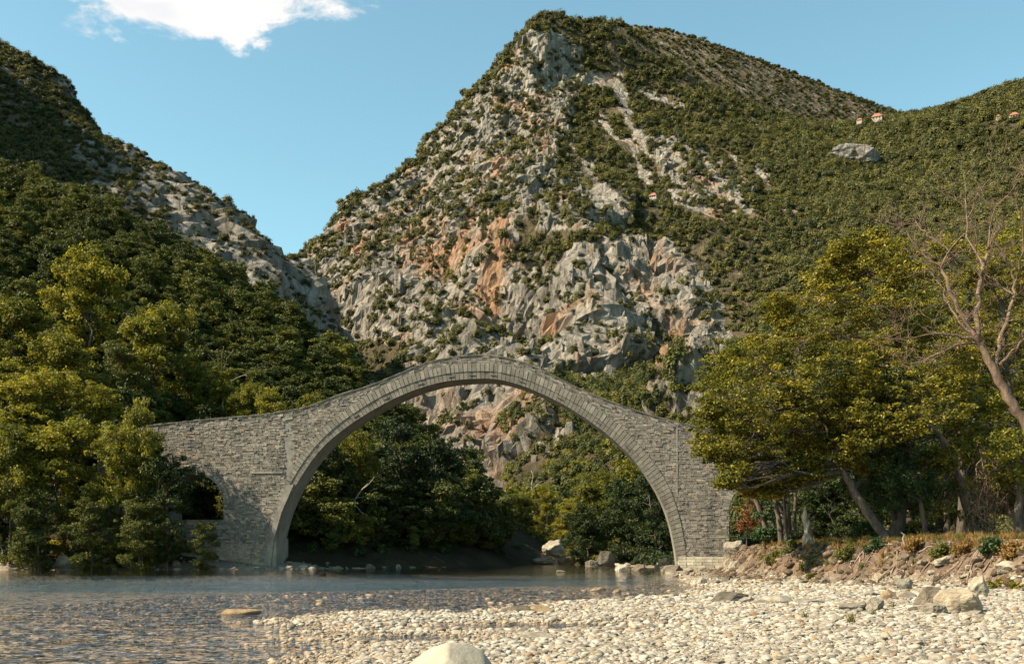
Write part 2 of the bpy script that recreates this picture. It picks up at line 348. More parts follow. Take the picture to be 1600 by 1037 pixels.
# --- control points (each one a place in the valley: bearing, height angle, distance)
M_RIDGE = [(450,440,760),(485,408,765),(530,368,770),(541,331,775),(590,306,780),(640,274,785),(680,234,795),(730,184,810),(770,124,825),(810,81,838),(835,50,845),(852,35,850),(885,42,855),(905,48,858),(930,41,862),(965,52,885)]
M_FACE = [(880,150,800),(855,270,700),(835,330,640),(800,400,570),(770,470,500),(760,560,415),(768,600,380),(774,660,362),(774,720,350),(762,775,335),
 (500,440,705),(560,420,690),(620,400,660),(540,500,640),(620,500,590),(700,430,600),(700,330,690),(650,350,720),(760,250,760),(800,150,805),(480,520,690),(560,560,600),(640,560,520),(700,560,470),(600,610,540),(660,640,440),(700,700,385),(720,640,400),
 (960,130,830),(1000,200,770),(1050,300,690),(950,300,690),(1100,330,620),(1150,250,730),(1200,220,800),(1100,150,890),(1150,380,560),(1200,330,620),(1250,280,700),
 (880,368,555),(950,346,578),(1000,340,598),(1060,346,598),(1120,372,575),
 (895,392,520),(960,386,545),(1020,384,578),(1080,388,560),(885,480,482),(945,500,512),(1005,510,562),(1032,505,548),(1060,490,492),(1095,520,472),(1100,580,440),(900,560,465),(1000,590,470),(850,540,450),
 (795,610,470),(800,640,490),(830,660,520),(800,710,460),(830,740,430),(860,700,480),(880,620,470),(850,610,490),(930,630,400),(980,610,410),(1050,600,400),(900,740,300),(960,730,285),(1050,720,270),(870,815,225),(960,830,200),(1050,840,185),(1100,660,300),(820,800,300),
 (1150,560,420),(1200,480,490),(1250,420,550),(1180,640,300),(1300,700,200),(1250,760,180),(1400,760,180),(1600,760,180),(1800,760,190),
 (1300,430,500),(1400,350,580),(1500,300,640),(1600,260,680),(1720,200,700),(1300,300,690),(1250,330,640),(1350,258,740),(1430,190,900),(1350,205,850),(1290,215,880),(1500,180,830),(1550,166,810),(1600,148,790),(1700,120,770),(1850,90,770),(1400,550,340),(1600,500,360),(1800,450,400),(1400,650,240),(1600,640,250),(1800,600,300)]
M_CTRL = CP(M_RIDGE+M_FACE)+behind(M_RIDGE[:-1], 140, 130)+[(-330, 800, 60), (-260, 740, 110), (-420, 900, 40), (-300, 700, 40), (-230, 620, 50), (-150, 500, 25), (-60, 380, 10), (-20, 330, 5), (0, 280, 2), (10, 230, 1), (25, 200, 1), (100, 170, 6), (30, 120, 0.5), (60, 120, 2), (110, 120, 4), (250, 120, 12), (450, 140, 40), (640, 150, 70), (10, 160, -2), (-40, 160, -6), (-100, 250, -5), (-100, 120, -20)]
f_main = rbf(M_CTRL, 14)
B_RIDGE = [(900,70,1180),(965,50,1210),(1000,48,1220),(1050,58,1240),(1150,88,1260),(1250,124,1280),(1350,162,1300),(1425,187,1310),(1520,225,1330)]
B_CTRL = CP(B_RIDGE)+behind(B_RIDGE, 250, 120)+CP([(x, y+70, d-140) for x, y, d in B_RIDGE]+[(x, y+170, d-330) for x, y, d in B_RIDGE])
f_back = rbf(B_CTRL, 60)
L2_RIDGE = [(-200,-90,560),(-80,20,530),(0,84,500),(40,119,498),(85,135,495),(110,180,490),(150,232,485),(200,274,480),(260,314,475),(300,348,470),(370,370,465),(400,404,460),(440,446,455),(470,490,450),(500,540,445),(540,610,440)]
L2_CTRL = CP(L2_RIDGE)+behind(L2_RIDGE, 130, 110)+CP([(0,200,430),(100,270,415),(200,330,410),(300,395,405),(400,460,410),(-150,60,470),(0,330,360),(150,400,350),(300,470,360),(420,540,380),(-200,200,400),(480,600,390)])
f_left2 = rbf(L2_CTRL, 14)
L1_RIDGE = [(-330,150,300),(-150,220,280),(0,312,262),(70,342,255),(140,362,250),(200,394,244),(300,450,232),(400,512,218),(450,545,210),(500,580,200),(545,622,190),(580,658,182),(640,705,174),(695,772,166),(735,838,156),(760,866,150)]
L1_CTRL = CP(L1_RIDGE)+behind(L1_RIDGE, 70, 18)+[(-130,70,1),(-110,84,1),(-90,92,0.5),(-50,100.5,.4),(-34,104,.5),(-24,106.5,.5),(-17,114,.5),(-8,124,.5),(-2,137,.4),(1.5,152,.4),(5,185,.5),(-130,60,-4),(-90,80,-5),(-50,92,-4),(-20,99,-4),(2,122,-4),(9,145,-4),(14,180,-3),
  (-50,125,12),(-80,130,17),(-110,130,24),(-28,125,7),(-15,135,6),(-120,180,55),(-60,165,29),(-35,150,16),(-160,120,35)]
f_left1 = rbf(L1_CTRL, 8)

ROCKZ = [
 ([(470,425),(560,330),(690,232),(800,110),(860,60),(910,110),(860,300),(790,470),(640,560),(480,500)], 0.52),  # rocky places on the mountain: (polygon by bearing and height angle, share of the ground covered by shrubs)
 ([(880,405),(930,378),(1075,382),(1100,440),(1150,540),(1120,590),(1000,585),(900,600),(855,540),(870,450)], 0.30),
 ([(905,385),(1070,385),(1080,440),(1000,470),(920,450)], 0.06),
 ([(815,85),(850,55),(905,80),(890,150),(870,200),(825,160)], 0.30),
 ([(880,150),(915,120),(870,260),(845,330),(800,340),(795,290),(840,250)], 0.28),
 ([(600,390),(645,395),(650,470),(610,460)], 0.15), ([(705,340),(750,345),(760,400),(715,395)], 0.15),
 ([(535,322),(575,318),(600,380),(545,380)], 0.35), ([(450,430),(520,380),(600,430),(640,540),(520,540)], 0.45),
 ([(640,500),(860,470),(880,600),(640,620)], 0.45), ([(630,600),(770,590),(790,770),(700,760),(640,680)], 0.18),
 ([(770,600),(860,600),(900,700),(800,760)], 0.40), ([(860,280),(1000,300),(980,360),(850,370)], 0.55),
 ([(640,200),(800,120),(830,260),(700,330)], 0.60), ([(1000,200),(1180,290),(1180,345),(1040,330)], 0.62), ([(600,420),(850,400),(850,480),(620,520)], 0.6), ([(1025,658),(1072,615),(1112,603),(1130,660)], 0.0)]
SCREE = [([(922,125),(960,130),(985,190),(1010,240)], 7), ([(1010,240),(1040,250),(1065,290)], 4), ([(935,190),(980,240),(1010,290)], 4), ([(975,215),(1060,290)], 3.5), ([(1040,240),(1100,290),(1170,335)], 3.5),
 ([(1090,255),(1170,330)], 2.5), ([(1000,140),(1060,175)], 2.5), ([(1120,230),(1200,290)], 2.5), ([(1170,190),(1240,250)], 3), ([(1040,100),(1110,140)], 2), ([(890,230),(930,290),(940,330)], 4), ([(1080,300),(1120,350)], 2.5), ([(1210,325),(1250,355)], 2.5), ([(1050,320),(1110,340)], 5)]
def veg_density(px, py, scree=True):
    d = np.ones(px.shape)
    wx = px+14*noise3(px/40, py/40, 0.2, 31)+6*noise3(px/12, py/12, 0.2, 33); wy = py+14*noise3(px/40, py/40, 5.2, 32)+6*noise3(px/12, py/12, 3.2, 34)
    for poly, k in ROCKZ:
        s = sd_poly(poly, wx, wy); d = np.minimum(d, k+(1-k)*smooth((s+8)/16))
    for line, w in (SCREE if scree else []):
        for (ax, ay), (bx, by) in zip(line[:-1], line[1:]):
            ex, ey = bx-ax, by-ay; t = np.clip(((wx-ax)*ex+(wy-ay)*ey)/(ex*ex+ey*ey), 0, 1)
            d = np.minimum(d, smooth((np.hypot(wx-ax-t*ex, wy-ay-t*ey)-w*1.15)/3))
    return d

def make_terrain(name, f, x0, x1, y0, y1, step, amp, mat, dens=None, rock0=0.15, stepy=None):
    stepy = stepy or step
    xs = np.arange(x0, x1+step, step); ys = np.arange(y0, y1+stepy, stepy)
    X, Y = np.meshgrid(xs, ys); Z = f(X, Y)
    gy, gx = np.gradient(Z, stepy, step); nrm = np.stack([-gx, -gy, np.ones_like(Z)], -1); nrm /= np.linalg.norm(nrm, axis=-1, keepdims=True)
    p = np.stack([X, Y, Z], -1)
    rk = np.full(X.shape, rock0); disp = np.zeros(X.shape); vis = np.abs(X) < 0.62*Y+20
    Xv, Yv, Zv = X[vis], Y[vis], Z[vis]; sl_ = 0.35*smooth((1-nrm[..., 2][vis]-0.42)/0.3)
    if dens is not None:
        px, py = proj(p[vis]); rv = 1-dens(px, py); rd = rv if dens is not veg_density else 1-dens(px, py, False)
    else: rv = np.full(Xv.shape, rock0); rd = rv
    rv = np.clip(rv+sl_, 0, 1); rd = np.clip(rd+sl_, 0, 1); rk[vis] = rv
    A = amp*(0.42+0.75*rd); wob = 14*noise3(Xv/60, Yv/60, Zv/60, 44)
    big = 0.75*fbm((Xv+wob)/78, Yv/78, Zv/170, 3, 50, ridged=True)+1.1*fbm((Xv+wob)/150, Yv/150, Zv/330, 2, 53, ridged=True)
    med = fbm(Xv/19, Yv/19, Zv/40, 2, 60, ridged=True)
    fine = fbm(Xv/6.5, Yv/6.5, Zv/11, 3, 70, 0.6)
    led = np.sin((Zv+9*noise3(Xv/50, Yv/50, Zv/50, 81))/4.2)                      # ledges
    wx = Xv+4*noise3(Xv/11, Yv/11, Zv/16, 45)+1.2*noise3(Xv/3, Yv/3, Zv/4, 47); wy = Yv+4*noise3(Xv/11, Yv/11, Zv/16, 46)
    blk = 0.42*cell3(wx/22, wy/22, Zv/40, 90)+0.36*cell3(wx/9, wy/9, Zv/19, 91)+0.20*cell3(wx/4.2, wy/4.2, Zv/8, 92)
    disp[vis] = A*(1.45*big+0.16*med+0.22*fine)+rd*amp*0.12*led+amp*0.95*rd*blk
    if name == "mountain": disp *= smooth((Y-135)/90); p[..., 2] -= 5*(1-smooth((Y-y0)/10))
    tn = nrm.copy(); tn[..., 2] *= 0.45; tn /= np.linalg.norm(tn, axis=-1, keepdims=True)
    q = p+tn*disp[..., None]
    ny, nx = X.shape; i = np.arange(ny-1)[:, None]*nx+np.arange(nx-1)[None]
    F = np.stack([i, i+1, i+nx+1, i+nx], -1).reshape(-1, 4)
    V = q.reshape(-1, 3)
    me = new_mesh(name, V, F, False, {"rock": rk.ravel()})
    o = add(name, me, mat, kind="structure")
    return o, V, F, rk.ravel()
def terrain_material(name, soil_a, soil_b, rock_lo, rock_hi, sc=1.0, stain=0.75):
    soil_a, soil_b, rock_lo, rock_hi = [dim(c, .78) for c in (soil_a, soil_b, rock_lo, rock_hi)]
    m, nt, N, L, bs, out = mat_new(name); co = coords(N, L, "Position")
    n = noise(N, L, co, 0.06*sc, 8, 0.65); soil = ramp(N, L, n, [(0.35, soil_a), (0.65, soil_b)])
    st = coords(N, L, "Position", (1, 1, 0.3))
    n2 = noise(N, L, st, 0.14*sc, 9, 0.68, 0.4)
    rock = ramp(N, L, n2, [(0.28, rock_lo), (0.46, tuple(0.5*(a+b) for a, b in zip(rock_lo, rock_hi))), (0.6, rock_hi)])
    orange = ramp(N, L, noise(N, L, coords(N, L, "Position", (1, 1, 0.22)), 0.035*sc, 5, 0.6), [(0.52, (0, 0, 0)), (0.64, (1, 1, 1))])
    rock = mixc(N, L, mth(N, L, 'MULTIPLY', orange, stain), rock, (0.38, 0.20, 0.105))
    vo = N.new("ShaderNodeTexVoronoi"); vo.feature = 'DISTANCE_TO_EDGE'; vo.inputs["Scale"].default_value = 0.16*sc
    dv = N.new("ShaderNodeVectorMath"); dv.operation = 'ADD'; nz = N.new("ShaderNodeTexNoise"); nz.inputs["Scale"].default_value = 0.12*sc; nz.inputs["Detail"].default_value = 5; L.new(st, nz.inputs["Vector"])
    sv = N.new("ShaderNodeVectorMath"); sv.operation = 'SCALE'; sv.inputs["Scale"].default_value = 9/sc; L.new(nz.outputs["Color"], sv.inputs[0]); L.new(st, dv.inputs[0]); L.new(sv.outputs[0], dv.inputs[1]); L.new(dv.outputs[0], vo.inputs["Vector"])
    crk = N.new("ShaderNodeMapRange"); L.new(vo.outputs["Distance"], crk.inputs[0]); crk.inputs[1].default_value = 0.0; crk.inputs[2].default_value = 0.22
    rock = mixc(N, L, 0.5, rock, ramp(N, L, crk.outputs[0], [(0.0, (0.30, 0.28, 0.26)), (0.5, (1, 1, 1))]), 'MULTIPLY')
    ra = mth(N, L, 'ADD', attr(N, "rock"), mth(N, L, 'MULTIPLY', mth(N, L, 'SUBTRACT', noise(N, L, co, 0.11*sc, 6, 0.7), 0.5), 1.5))
    rf = N.new("ShaderNodeMapRange"); L.new(ra, rf.inputs[0]); rf.inputs[1].default_value = 0.18; rf.inputs[2].default_value = 0.36
    L.new(mixc(N, L, rf.outputs[0], soil, rock), bs.inputs["Base Color"]); bs.inputs["Roughness"].default_value = 0.95; bs.inputs["Specular IOR Level"].default_value = 0.1
    hh = mth(N, L, 'ADD', noise(N, L, st, 0.30*sc, 10, 0.75), mth(N, L, 'MULTIPLY', crk.outputs[0], 0.35))
    L.new(bump(N, L, hh, 4.0/sc), bs.inputs["Normal"]); return m
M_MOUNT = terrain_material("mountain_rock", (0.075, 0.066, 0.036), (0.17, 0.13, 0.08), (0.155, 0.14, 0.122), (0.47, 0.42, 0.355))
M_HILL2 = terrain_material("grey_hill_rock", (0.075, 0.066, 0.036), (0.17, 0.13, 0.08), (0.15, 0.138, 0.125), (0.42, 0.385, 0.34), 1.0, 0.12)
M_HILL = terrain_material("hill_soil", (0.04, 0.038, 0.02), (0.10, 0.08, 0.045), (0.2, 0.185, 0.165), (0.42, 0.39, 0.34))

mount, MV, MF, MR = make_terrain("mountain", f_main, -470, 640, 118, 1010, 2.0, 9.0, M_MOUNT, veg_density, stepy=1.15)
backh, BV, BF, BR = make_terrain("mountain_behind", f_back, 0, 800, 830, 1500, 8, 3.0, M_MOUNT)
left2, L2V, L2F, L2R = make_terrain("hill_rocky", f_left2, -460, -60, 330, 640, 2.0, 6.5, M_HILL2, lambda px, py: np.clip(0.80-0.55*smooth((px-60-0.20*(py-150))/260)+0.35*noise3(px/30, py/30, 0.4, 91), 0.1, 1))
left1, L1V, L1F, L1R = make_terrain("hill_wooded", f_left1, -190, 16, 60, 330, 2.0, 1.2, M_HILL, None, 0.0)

# ground sheet: river bed, gravel bar and banks, stretched out to the horizon
def gravel_material():
    m, nt, N, L, bs, out = mat_new("gravel_ground"); co = coords(N, L, "Position")
    v = N.new("ShaderNodeTexVoronoi"); v.inputs["Scale"].default_value = 11; L.new(co, v.inputs["Vector"])
    g = ramp(N, L, v.outputs["Color"], [(0.0, (0.13, 0.10, 0.07)), (0.5, (0.28, 0.24, 0.185)), (1.0, (0.42, 0.38, 0.32))])
    g = mixc(N, L, 1.0, g, ramp(N, L, v.outputs["Distance"], [(0.0, (1, 1, 1)), (0.55, (0.55, 0.5, 0.45))]), 'MULTIPLY')
    sz = N.new("ShaderNodeSeparateXYZ"); L.new(co, sz.inputs[0])
    wet = N.new("ShaderNodeMapRange"); L.new(mth(N, L, 'ADD', sz.outputs[2], mth(N, L, 'MULTIPLY', noise(N, L, co, 1.2, 4), 0.12)), wet.inputs[0])
    wet.inputs[1].default_value = 0.12; wet.inputs[2].default_value = 0.03
    bedc = ramp(N, L, noise(N, L, co, 0.55, 5, 0.6), [(0.35, (0.20, 0.152, 0.105)), (0.65, (0.40, 0.305, 0.21))])
    bedc = mixc(N, L, 0.8, bedc, ramp(N, L, v.outputs["Color"], [(0.0, (0.45, 0.4, 0.35)), (1.0, (1.6, 1.5, 1.35))]), 'MULTIPLY')
    deep = N.new("ShaderNodeMapRange"); L.new(sz.outputs[2], deep.inputs[0]); deep.inputs[1].default_value = -0.30; deep.inputs[2].default_value = -1.45     # dark teal in the bed colour stands for light lost in deep water
    bedc = mixc(N, L, deep.outputs[0], bedc, (0.030, 0.060, 0.058))
    g = mixc(N, L, wet.outputs[0], g, bedc)
    earth = ramp(N, L, noise(N, L, co, 1.1, 8, 0.7), [(0.3, (0.030, 0.021, 0.013)), (0.5, (0.085, 0.054, 0.031)), (0.70, (0.19, 0.13, 0.08))])
    ea = attr(N, "earth"); g = mixc(N, L, ea, g, earth)
    L.new(g, bs.inputs["Base Color"]); bs.inputs["Roughness"].default_value = 0.9
    h = mth(N, L, 'ADD', mth(N, L, 'MULTIPLY', v.outputs["Distance"], -0.6), noise(N, L, co, 6, 5, 0.6))
    L.new(bump(N, L, h, 0.05), bs.inputs["Normal"]); return m
def make_ground():
    ys = [-14.0]
    while ys[-1] < 260: ys.append(ys[-1]+max(0.16, 0.011*abs(ys[-1])))
    ys = np.r_[-3000, -200, ys, 400, 1200, 4000]; xs = np.r_[-4000, -900, -300, np.arange(-120, -30, 0.8), np.arange(-30, 32, 0.22), np.arange(32, 122, 0.8), 300, 900, 4000]
    X, Y = np.meshgrid(xs, ys); Z = ground_z(np.clip(X, -118, 119), np.clip(Y, -13, 258))
    far = (np.abs(X) > 125) | (Y > 262) | (Y < -15); Z = np.where(far, -1.5, Z)
    tb = -sd_poly(BANKTOE, X, Y); sd = sd_poly(RIVER, X, Y)
    earth = np.maximum(smooth((tb-0.2)/0.8), np.where((Y > 60) & (X < -2), smooth((sd-1.5)/2), 0)); earth = np.where(Y > 150, 1, earth)
    ny, nx = X.shape; i = np.arange(ny-1)[:, None]*nx+np.arange(nx-1)[None]
    F = np.stack([i, i+1, i+nx+1, i+nx], -1).reshape(-1, 4)
    me = new_mesh("ground", np.stack([X, Y, Z], -1).reshape(-1, 3), F, True, {"earth": earth.ravel()})
    add("ground", me, gravel_material(), kind="structure")
make_ground()

def water_material():
    m, nt, N, L, bs, out = mat_new("river_water"); N.remove(bs)
    co = coords(N, L, "Position"); 
    a = noise(N, L, coords(N, L, "Position", (1.0, 1.3, 1)), 1.5, 2, 0.5, 0.3); b = noise(N, L, coords(N, L, "Position", (1.0, 1.6, 1)), 4.2, 2, 0.5, 0.3)
    big = noise(N, L, co, 0.35, 2, 0.5)
    h = mth(N, L, 'ADD', mth(N, L, 'MULTIPLY', a, 1.0), mth(N, L, 'MULTIPLY', b, 0.30)); h = mth(N, L, 'ADD', h, mth(N, L, 'MULTIPLY', big, 1.0))
    sy = N.new("ShaderNodeSeparateXYZ"); L.new(co, sy.inputs[0]); calm = N.new("ShaderNodeMapRange")      # the pool under the bridge runs calmer than the riffle
    L.new(mth(N, L, 'ADD', sy.outputs[1], mth(N, L, 'MULTIPLY', noise(N, L, coords(N, L, "Position", (0.4, 1, 1)), 0.15, 3), 22)), calm.inputs[0]); calm.inputs[1].default_value = 52; calm.inputs[2].default_value = 90; calm.inputs[3].default_value = 1.0; calm.inputs[4].default_value = 0.16
    h = mth(N, L, 'MULTIPLY', h, calm.outputs[0])
    nb = bump(N, L, h, 0.42)
    gl = N.new("ShaderNodeBsdfGlossy"); gl.inputs["Roughness"].default_value = 0.03; gl.inputs["Color"].default_value = (1, 1, 1, 1); L.new(nb, gl.inputs["Normal"])
    tr = N.new("ShaderNodeBsdfTransparent"); tr.inputs[0].default_value = (0.97, 0.975, 0.96, 1)
    fr = N.new("ShaderNodeFresnel"); fr.inputs["IOR"].default_value = 1.33; L.new(bump(N, L, h, 0.115), fr.inputs["Normal"])
    mx = N.new("ShaderNodeMixShader"); L.new(fr.outputs[0], mx.inputs[0]); L.new(tr.outputs[0], mx.inputs[1]); L.new(gl.outputs[0], mx.inputs[2])
    L.new(mx.outputs[0], out.inputs[0]); return m
def make_water():
    ys = [-14.0]
    while ys[-1] < 182: ys.append(ys[-1]+max(0.25, 0.014*abs(ys[-1])))
    ys = np.array(ys); xs = np.r_[np.arange(-120, -30, 1.0), np.arange(-30, 24, 0.3)]
    X, Y = np.meshgrid(xs, ys); Z = 0.012*noise3(X/0.9, Y/0.7, 0.1, 101)+0.008*noise3(X/0.45, Y/0.4, 0.1, 102)
    ny, nx = X.shape; i = np.arange(ny-1)[:, None]*nx+np.arange(nx-1)[None]
    F = np.stack([i, i+1, i+nx+1, i+nx], -1).reshape(-1, 4)
    keep = sd_poly(RIVER, X, Y).ravel()[F].min(1) < 9
    add("river_water", new_mesh("river_water", np.stack([X, Y, Z], -1).reshape(-1, 3), F[keep], True), water_material(), kind="structure")
make_water()

# ------------------------------------------------------------------ the bridge
BANG = math.radians(6.0); P0 = np.array([-3.3, 102.6]); BU = np.array([math.cos(BANG), -math.sin(BANG)]); BN = np.array([math.sin(BANG), math.cos(BANG)])
BW = 3.3
def bp(px, py):
    d = np.array([(px-HX)/FPX, 1.0]); t = (P0@BN)/(d@BN); q = t*d-P0
    return np.array([q@BU, CAMH+t*(HY-py)/FPX])
def curve(pxs, n):
    p = np.array([bp(*q) for q in pxs]); d = np.r_[0, np.cumsum(np.linalg.norm(np.diff(p, axis=0), axis=1))]
    m = np.zeros_like(p); m[1:-1] = (p[2:]-p[:-2])/(d[2:]-d[:-2])[:, None]; m[0] = (p[1]-p[0])/(d[1]-d[0]); m[-1] = (p[-1]-p[-2])/(d[-1]-d[-2])
    s = np.linspace(0, d[-1], n); k = np.clip(np.searchsorted(d, s, side='right')-1, 0, len(d)-2)
    h = (d[k+1]-d[k])[:, None]; t = ((s-d[k])/h[:, 0])[:, None]
    return (2*t**3-3*t**2+1)*p[k]+(t**3-2*t**2+t)*h*m[k]+(-2*t**3+3*t**2)*p[k+1]+(t**3-t**2)*h*m[k+1]
TOPL = curve([(150,674),(200,668),(249,662),(295,657),(349,652),(403,647.5),(443,641.5),(480,634.5),(531,615.5),(576,602),(614,587),(656,569.5),(698,558.5),(743,554),(777,555.5),(813,564),(850,578.5),(886,596.5),(920,613),(960,628.5),(996,641),(1033,652),(1059,659),(1084,664.5),(1130,673),(1180,683),(1230,695)], 400)
INTR = curve([(422.5,886),(427,862),(434,830),(444,797),(458,766),(472,742),(489,717),(508,695),(531,675),(559,655),(594,634),(628,617),(663,604),(698,595.5),(743,591.5),(777,592.5),(813,601.5),(850,616.5),(886,635),(923,659),(960,688),(996,725),(1026,768),(1044,811),(1053,850),(1057,880),(1058.5,908)], 301)
EXTR = curve([(405,886),(410,862),(420,826),(430,790),(443,757),(457,730),(475,704),(496,679),(521,655),(549,634),(586,610),(622,593),(660,580),(697,571.5),(743,567.5),(778,569),(816,578),(855,593.5),(892,612.5),(931,637),(970,667.5),(1008,706),(1040,751),(1059,799),(1069,846),(1073,880),(1075,908)], 301)
def topz(s): return np.interp(s, TOPL[:, 0], TOPL[:, 1])
def extz(s): return np.interp(s, EXTR[:, 0], EXTR[:, 1], left=-9, right=-9)
bridge = thing("stone_bridge", "single-span humpbacked stone arch bridge crossing the river", "bridge", (P0[0], P0[1], 0), -BANG)
SA = []      # side arches: centre s, half width, springing z, sill z
for cx, r, sy, sill in ((306, 43, 786, 812), (1181, 42, 796, 862)):
    c = bp(cx, sy); SA.append((c[0], bp(cx+r, sy)[0]-c[0], c[1], bp(cx, sill)[1]))
def side_open(s, z, grow=0.0):
    o = np.zeros(np.broadcast(s, z).shape, bool)
    for c, w, zs, sl_ in SA:
        d = np.abs(s-c); o |= (d < w+grow) & (z > sl_) & ((z < zs) | (np.hypot(s-c, z-zs) < w+grow))
    return o
VAULT = []; PARA = []
def bridge_core():
    g = Geo(); y0, y1 = 0.07, BW
    sofs = {}
    def strip(sa, lo, hi, into, soffit=None):
        sa = np.asarray(sa); n = len(sa)
        v = np.concatenate([np.c_[sa, np.full(n, y0), lo], np.c_[sa, np.full(n, y0), hi], np.c_[sa, np.full(n, y1), lo], np.c_[sa, np.full(n, y1), hi]])
        i = np.arange(n-1)
        f = np.concatenate([np.stack([i, i+1, n+i+1, n+i], -1), np.stack([2*n+i+1, 2*n+i, 3*n+i, 3*n+i+1], -1), np.stack([n+i, n+i+1, 3*n+i+1, 3*n+i], -1)])
        into.put(v, f)
        into.put(v[[0, n, 3*n, 2*n]], [(0, 1, 2, 3)]); into.put(v[[n-1, 2*n-1, 4*n-1, 3*n-1]], [(3, 2, 1, 0)])
        if soffit is not None: sofs.setdefault(soffit, Geo()).put(np.concatenate([v[:n], v[2*n:3*n]]), np.stack([i, n+i, n+i+1, i+1], -1))
    deck = lambda s: topz(s)-0.85
    sL = INTR[0, 0]; sR = INTR[-1, 0]; base = -1.6
    strip(INTR[:, 0], INTR[:, 1], deck(INTR[:, 0]), g, 0)
    for ai, (c, w, zs, sill) in enumerate(SA):
        th = np.linspace(np.pi, 0, 41); sa = c+w*np.cos(th); strip(sa, zs+w*np.sin(th), deck(sa), g, ai+1)
        strip([c-w, c+w], np.full(2, base), np.full(2, sill), g)
    def solid(a, b): sa = np.linspace(a, b, 40); strip(sa, np.full(40, base), deck(sa), g)
    c, w = SA[0][0], SA[0][1]; solid(TOPL[0, 0]+0.1, c-w); solid(c+w, sL)
    c, w = SA[1][0], SA[1][1]; solid(sR, c-w); solid(c+w, TOPL[-1, 0]-0.1)
    add("wall_core", g.mesh("wall_core"), M_MORTAR, bridge); VAULT.extend(add("side_arch" if q else "main_arch", sofs[q].mesh("arch", True), M_SOFFIT, bridge) for q in (0, 1, 2))
    for yy in ((0.07, 0.45), (BW-0.45, BW)):      # parapets
        q = Geo(); sa = TOPL[4:-4, 0]; n = len(sa)
        lo = topz(sa)-0.86; hi = topz(sa)-0.10
        v = np.concatenate([np.c_[sa, np.full(n, yy[0]), lo], np.c_[sa, np.full(n, yy[0]), hi], np.c_[sa, np.full(n, yy[1]), lo], np.c_[sa, np.full(n, yy[1]), hi]]); i = np.arange(n-1)
        q.put(v, np.concatenate([np.stack([i, i+1, n+i+1, n+i], -1), np.stack([2*n+i+1, 2*n+i, 3*n+i, 3*n+i+1], -1), np.stack([n+i, n+i+1, 3*n+i+1, 3*n+i], -1)]))
        PARA.append(add("parapet", q.mesh("parapet"), M_MORTAR, bridge))
bridge_core()
GROOVE = (bp(444, 700)[0], bp(456, 700)[0], bp(450, 757)[1])
def bridge_masonry():
    r = np.random.default_rng(5); g = Geo()
    sl_, sr_ = TOPL[0, 0]+0.3, TOPL[-1, 0]-0.3; pz = 0.95
    # horizontal courses
    z = -1.2; k = 0
    while z < TOPL[:, 1].max():
        h = r.uniform(0.12, 0.205); s = sl_+r.uniform(0, .4)
        while s < sr_:
            w = min(max(r.lognormal(-0.98, 0.38), 0.18), 0.9); c = s+w/2; zc = z+h/2
            tp = topz(c)-pz
            if zc < tp and not (zc < extz(c)-0.12 and EXTR[0, 0] < c < EXTR[-1, 0]) and not side_open(c, zc, 0.05) and not (GROOVE[0] < c < GROOVE[1] and zc > GROOVE[2]):
                old = c < bp(640, 600)[0]
                t = r.normal(0.50, 0.15) if not old else r.normal(0.46, 0.20)
                if old and zc < 2.6: t = r.normal(0.72, 0.15)
                if r.random() < 0.03: t = r.uniform(0.9, 1.0)
                d = r.normal(0.0, 0.022); j = 0.012
                x0, x1, z0, z1 = s+j, s+w-j, z+j*0.8, min(z+h-j*0.8, topz(c)-pz+0.05)
                g.box(x0, x1, d, 0.10, z0, z1, float(np.clip(t, 0, 1)))
            s += w
        z += h; k += 1
    # parapet courses follow the roadway
    for kk in range(4):
        s = sl_
        while s < sr_:
            w = min(max(r.lognormal(-0.9, 0.4), 0.18), 0.9); c = s+w/2; a, b = topz(s), topz(s+w); h = 0.225
            d = r.normal(-0.01, 0.03); t = float(np.clip(r.normal(0.45, 0.2), 0, 1)); o = 0.10+kk*h; j = 0.012; hh = h*r.uniform(0.86, 1.02)-j
            v = [(s+j, d, a-o-hh), (s+w-j, d, b-o-hh), (s+w-j, .12, b-o-hh), (s+j, .12, a-o-hh), (s+j, d, a-o), (s+w-j, d, b-o), (s+w-j, .12, b-o), (s+j, .12, a-o)]
            g.put(v, [(0,3,2,1),(4,5,6,7),(0,1,5,4),(1,2,6,5),(2,3,7,6),(3,0,4,7)], t)
            s += w
    add("wall_stones", g.mesh("wall_stones"), M_STONE, bridge, kind="stuff")
bridge_masonry()
def wedge_mesh(name, a0, a1, b0, b1, y0, y1, t):
    """voussoir between two radial lines: a0/a1 inner points, b0/b1 outer points (s,z)"""
    v = [(a0[0], y0, a0[1]), (a1[0], y0, a1[1]), (b1[0], y0, b1[1]), (b0[0], y0, b0[1]), (a0[0], y1, a0[1]), (a1[0], y1, a1[1]), (b1[0], y1, b1[1]), (b0[0], y1, b0[1])]
    f = np.array([(0,1,2,3),(7,6,5,4),(0,4,5,1),(1,5,6,2),(2,6,7,3),(3,7,4,0)])
    return new_mesh(name, v, f, False, {"tint": np.full(8, t)})
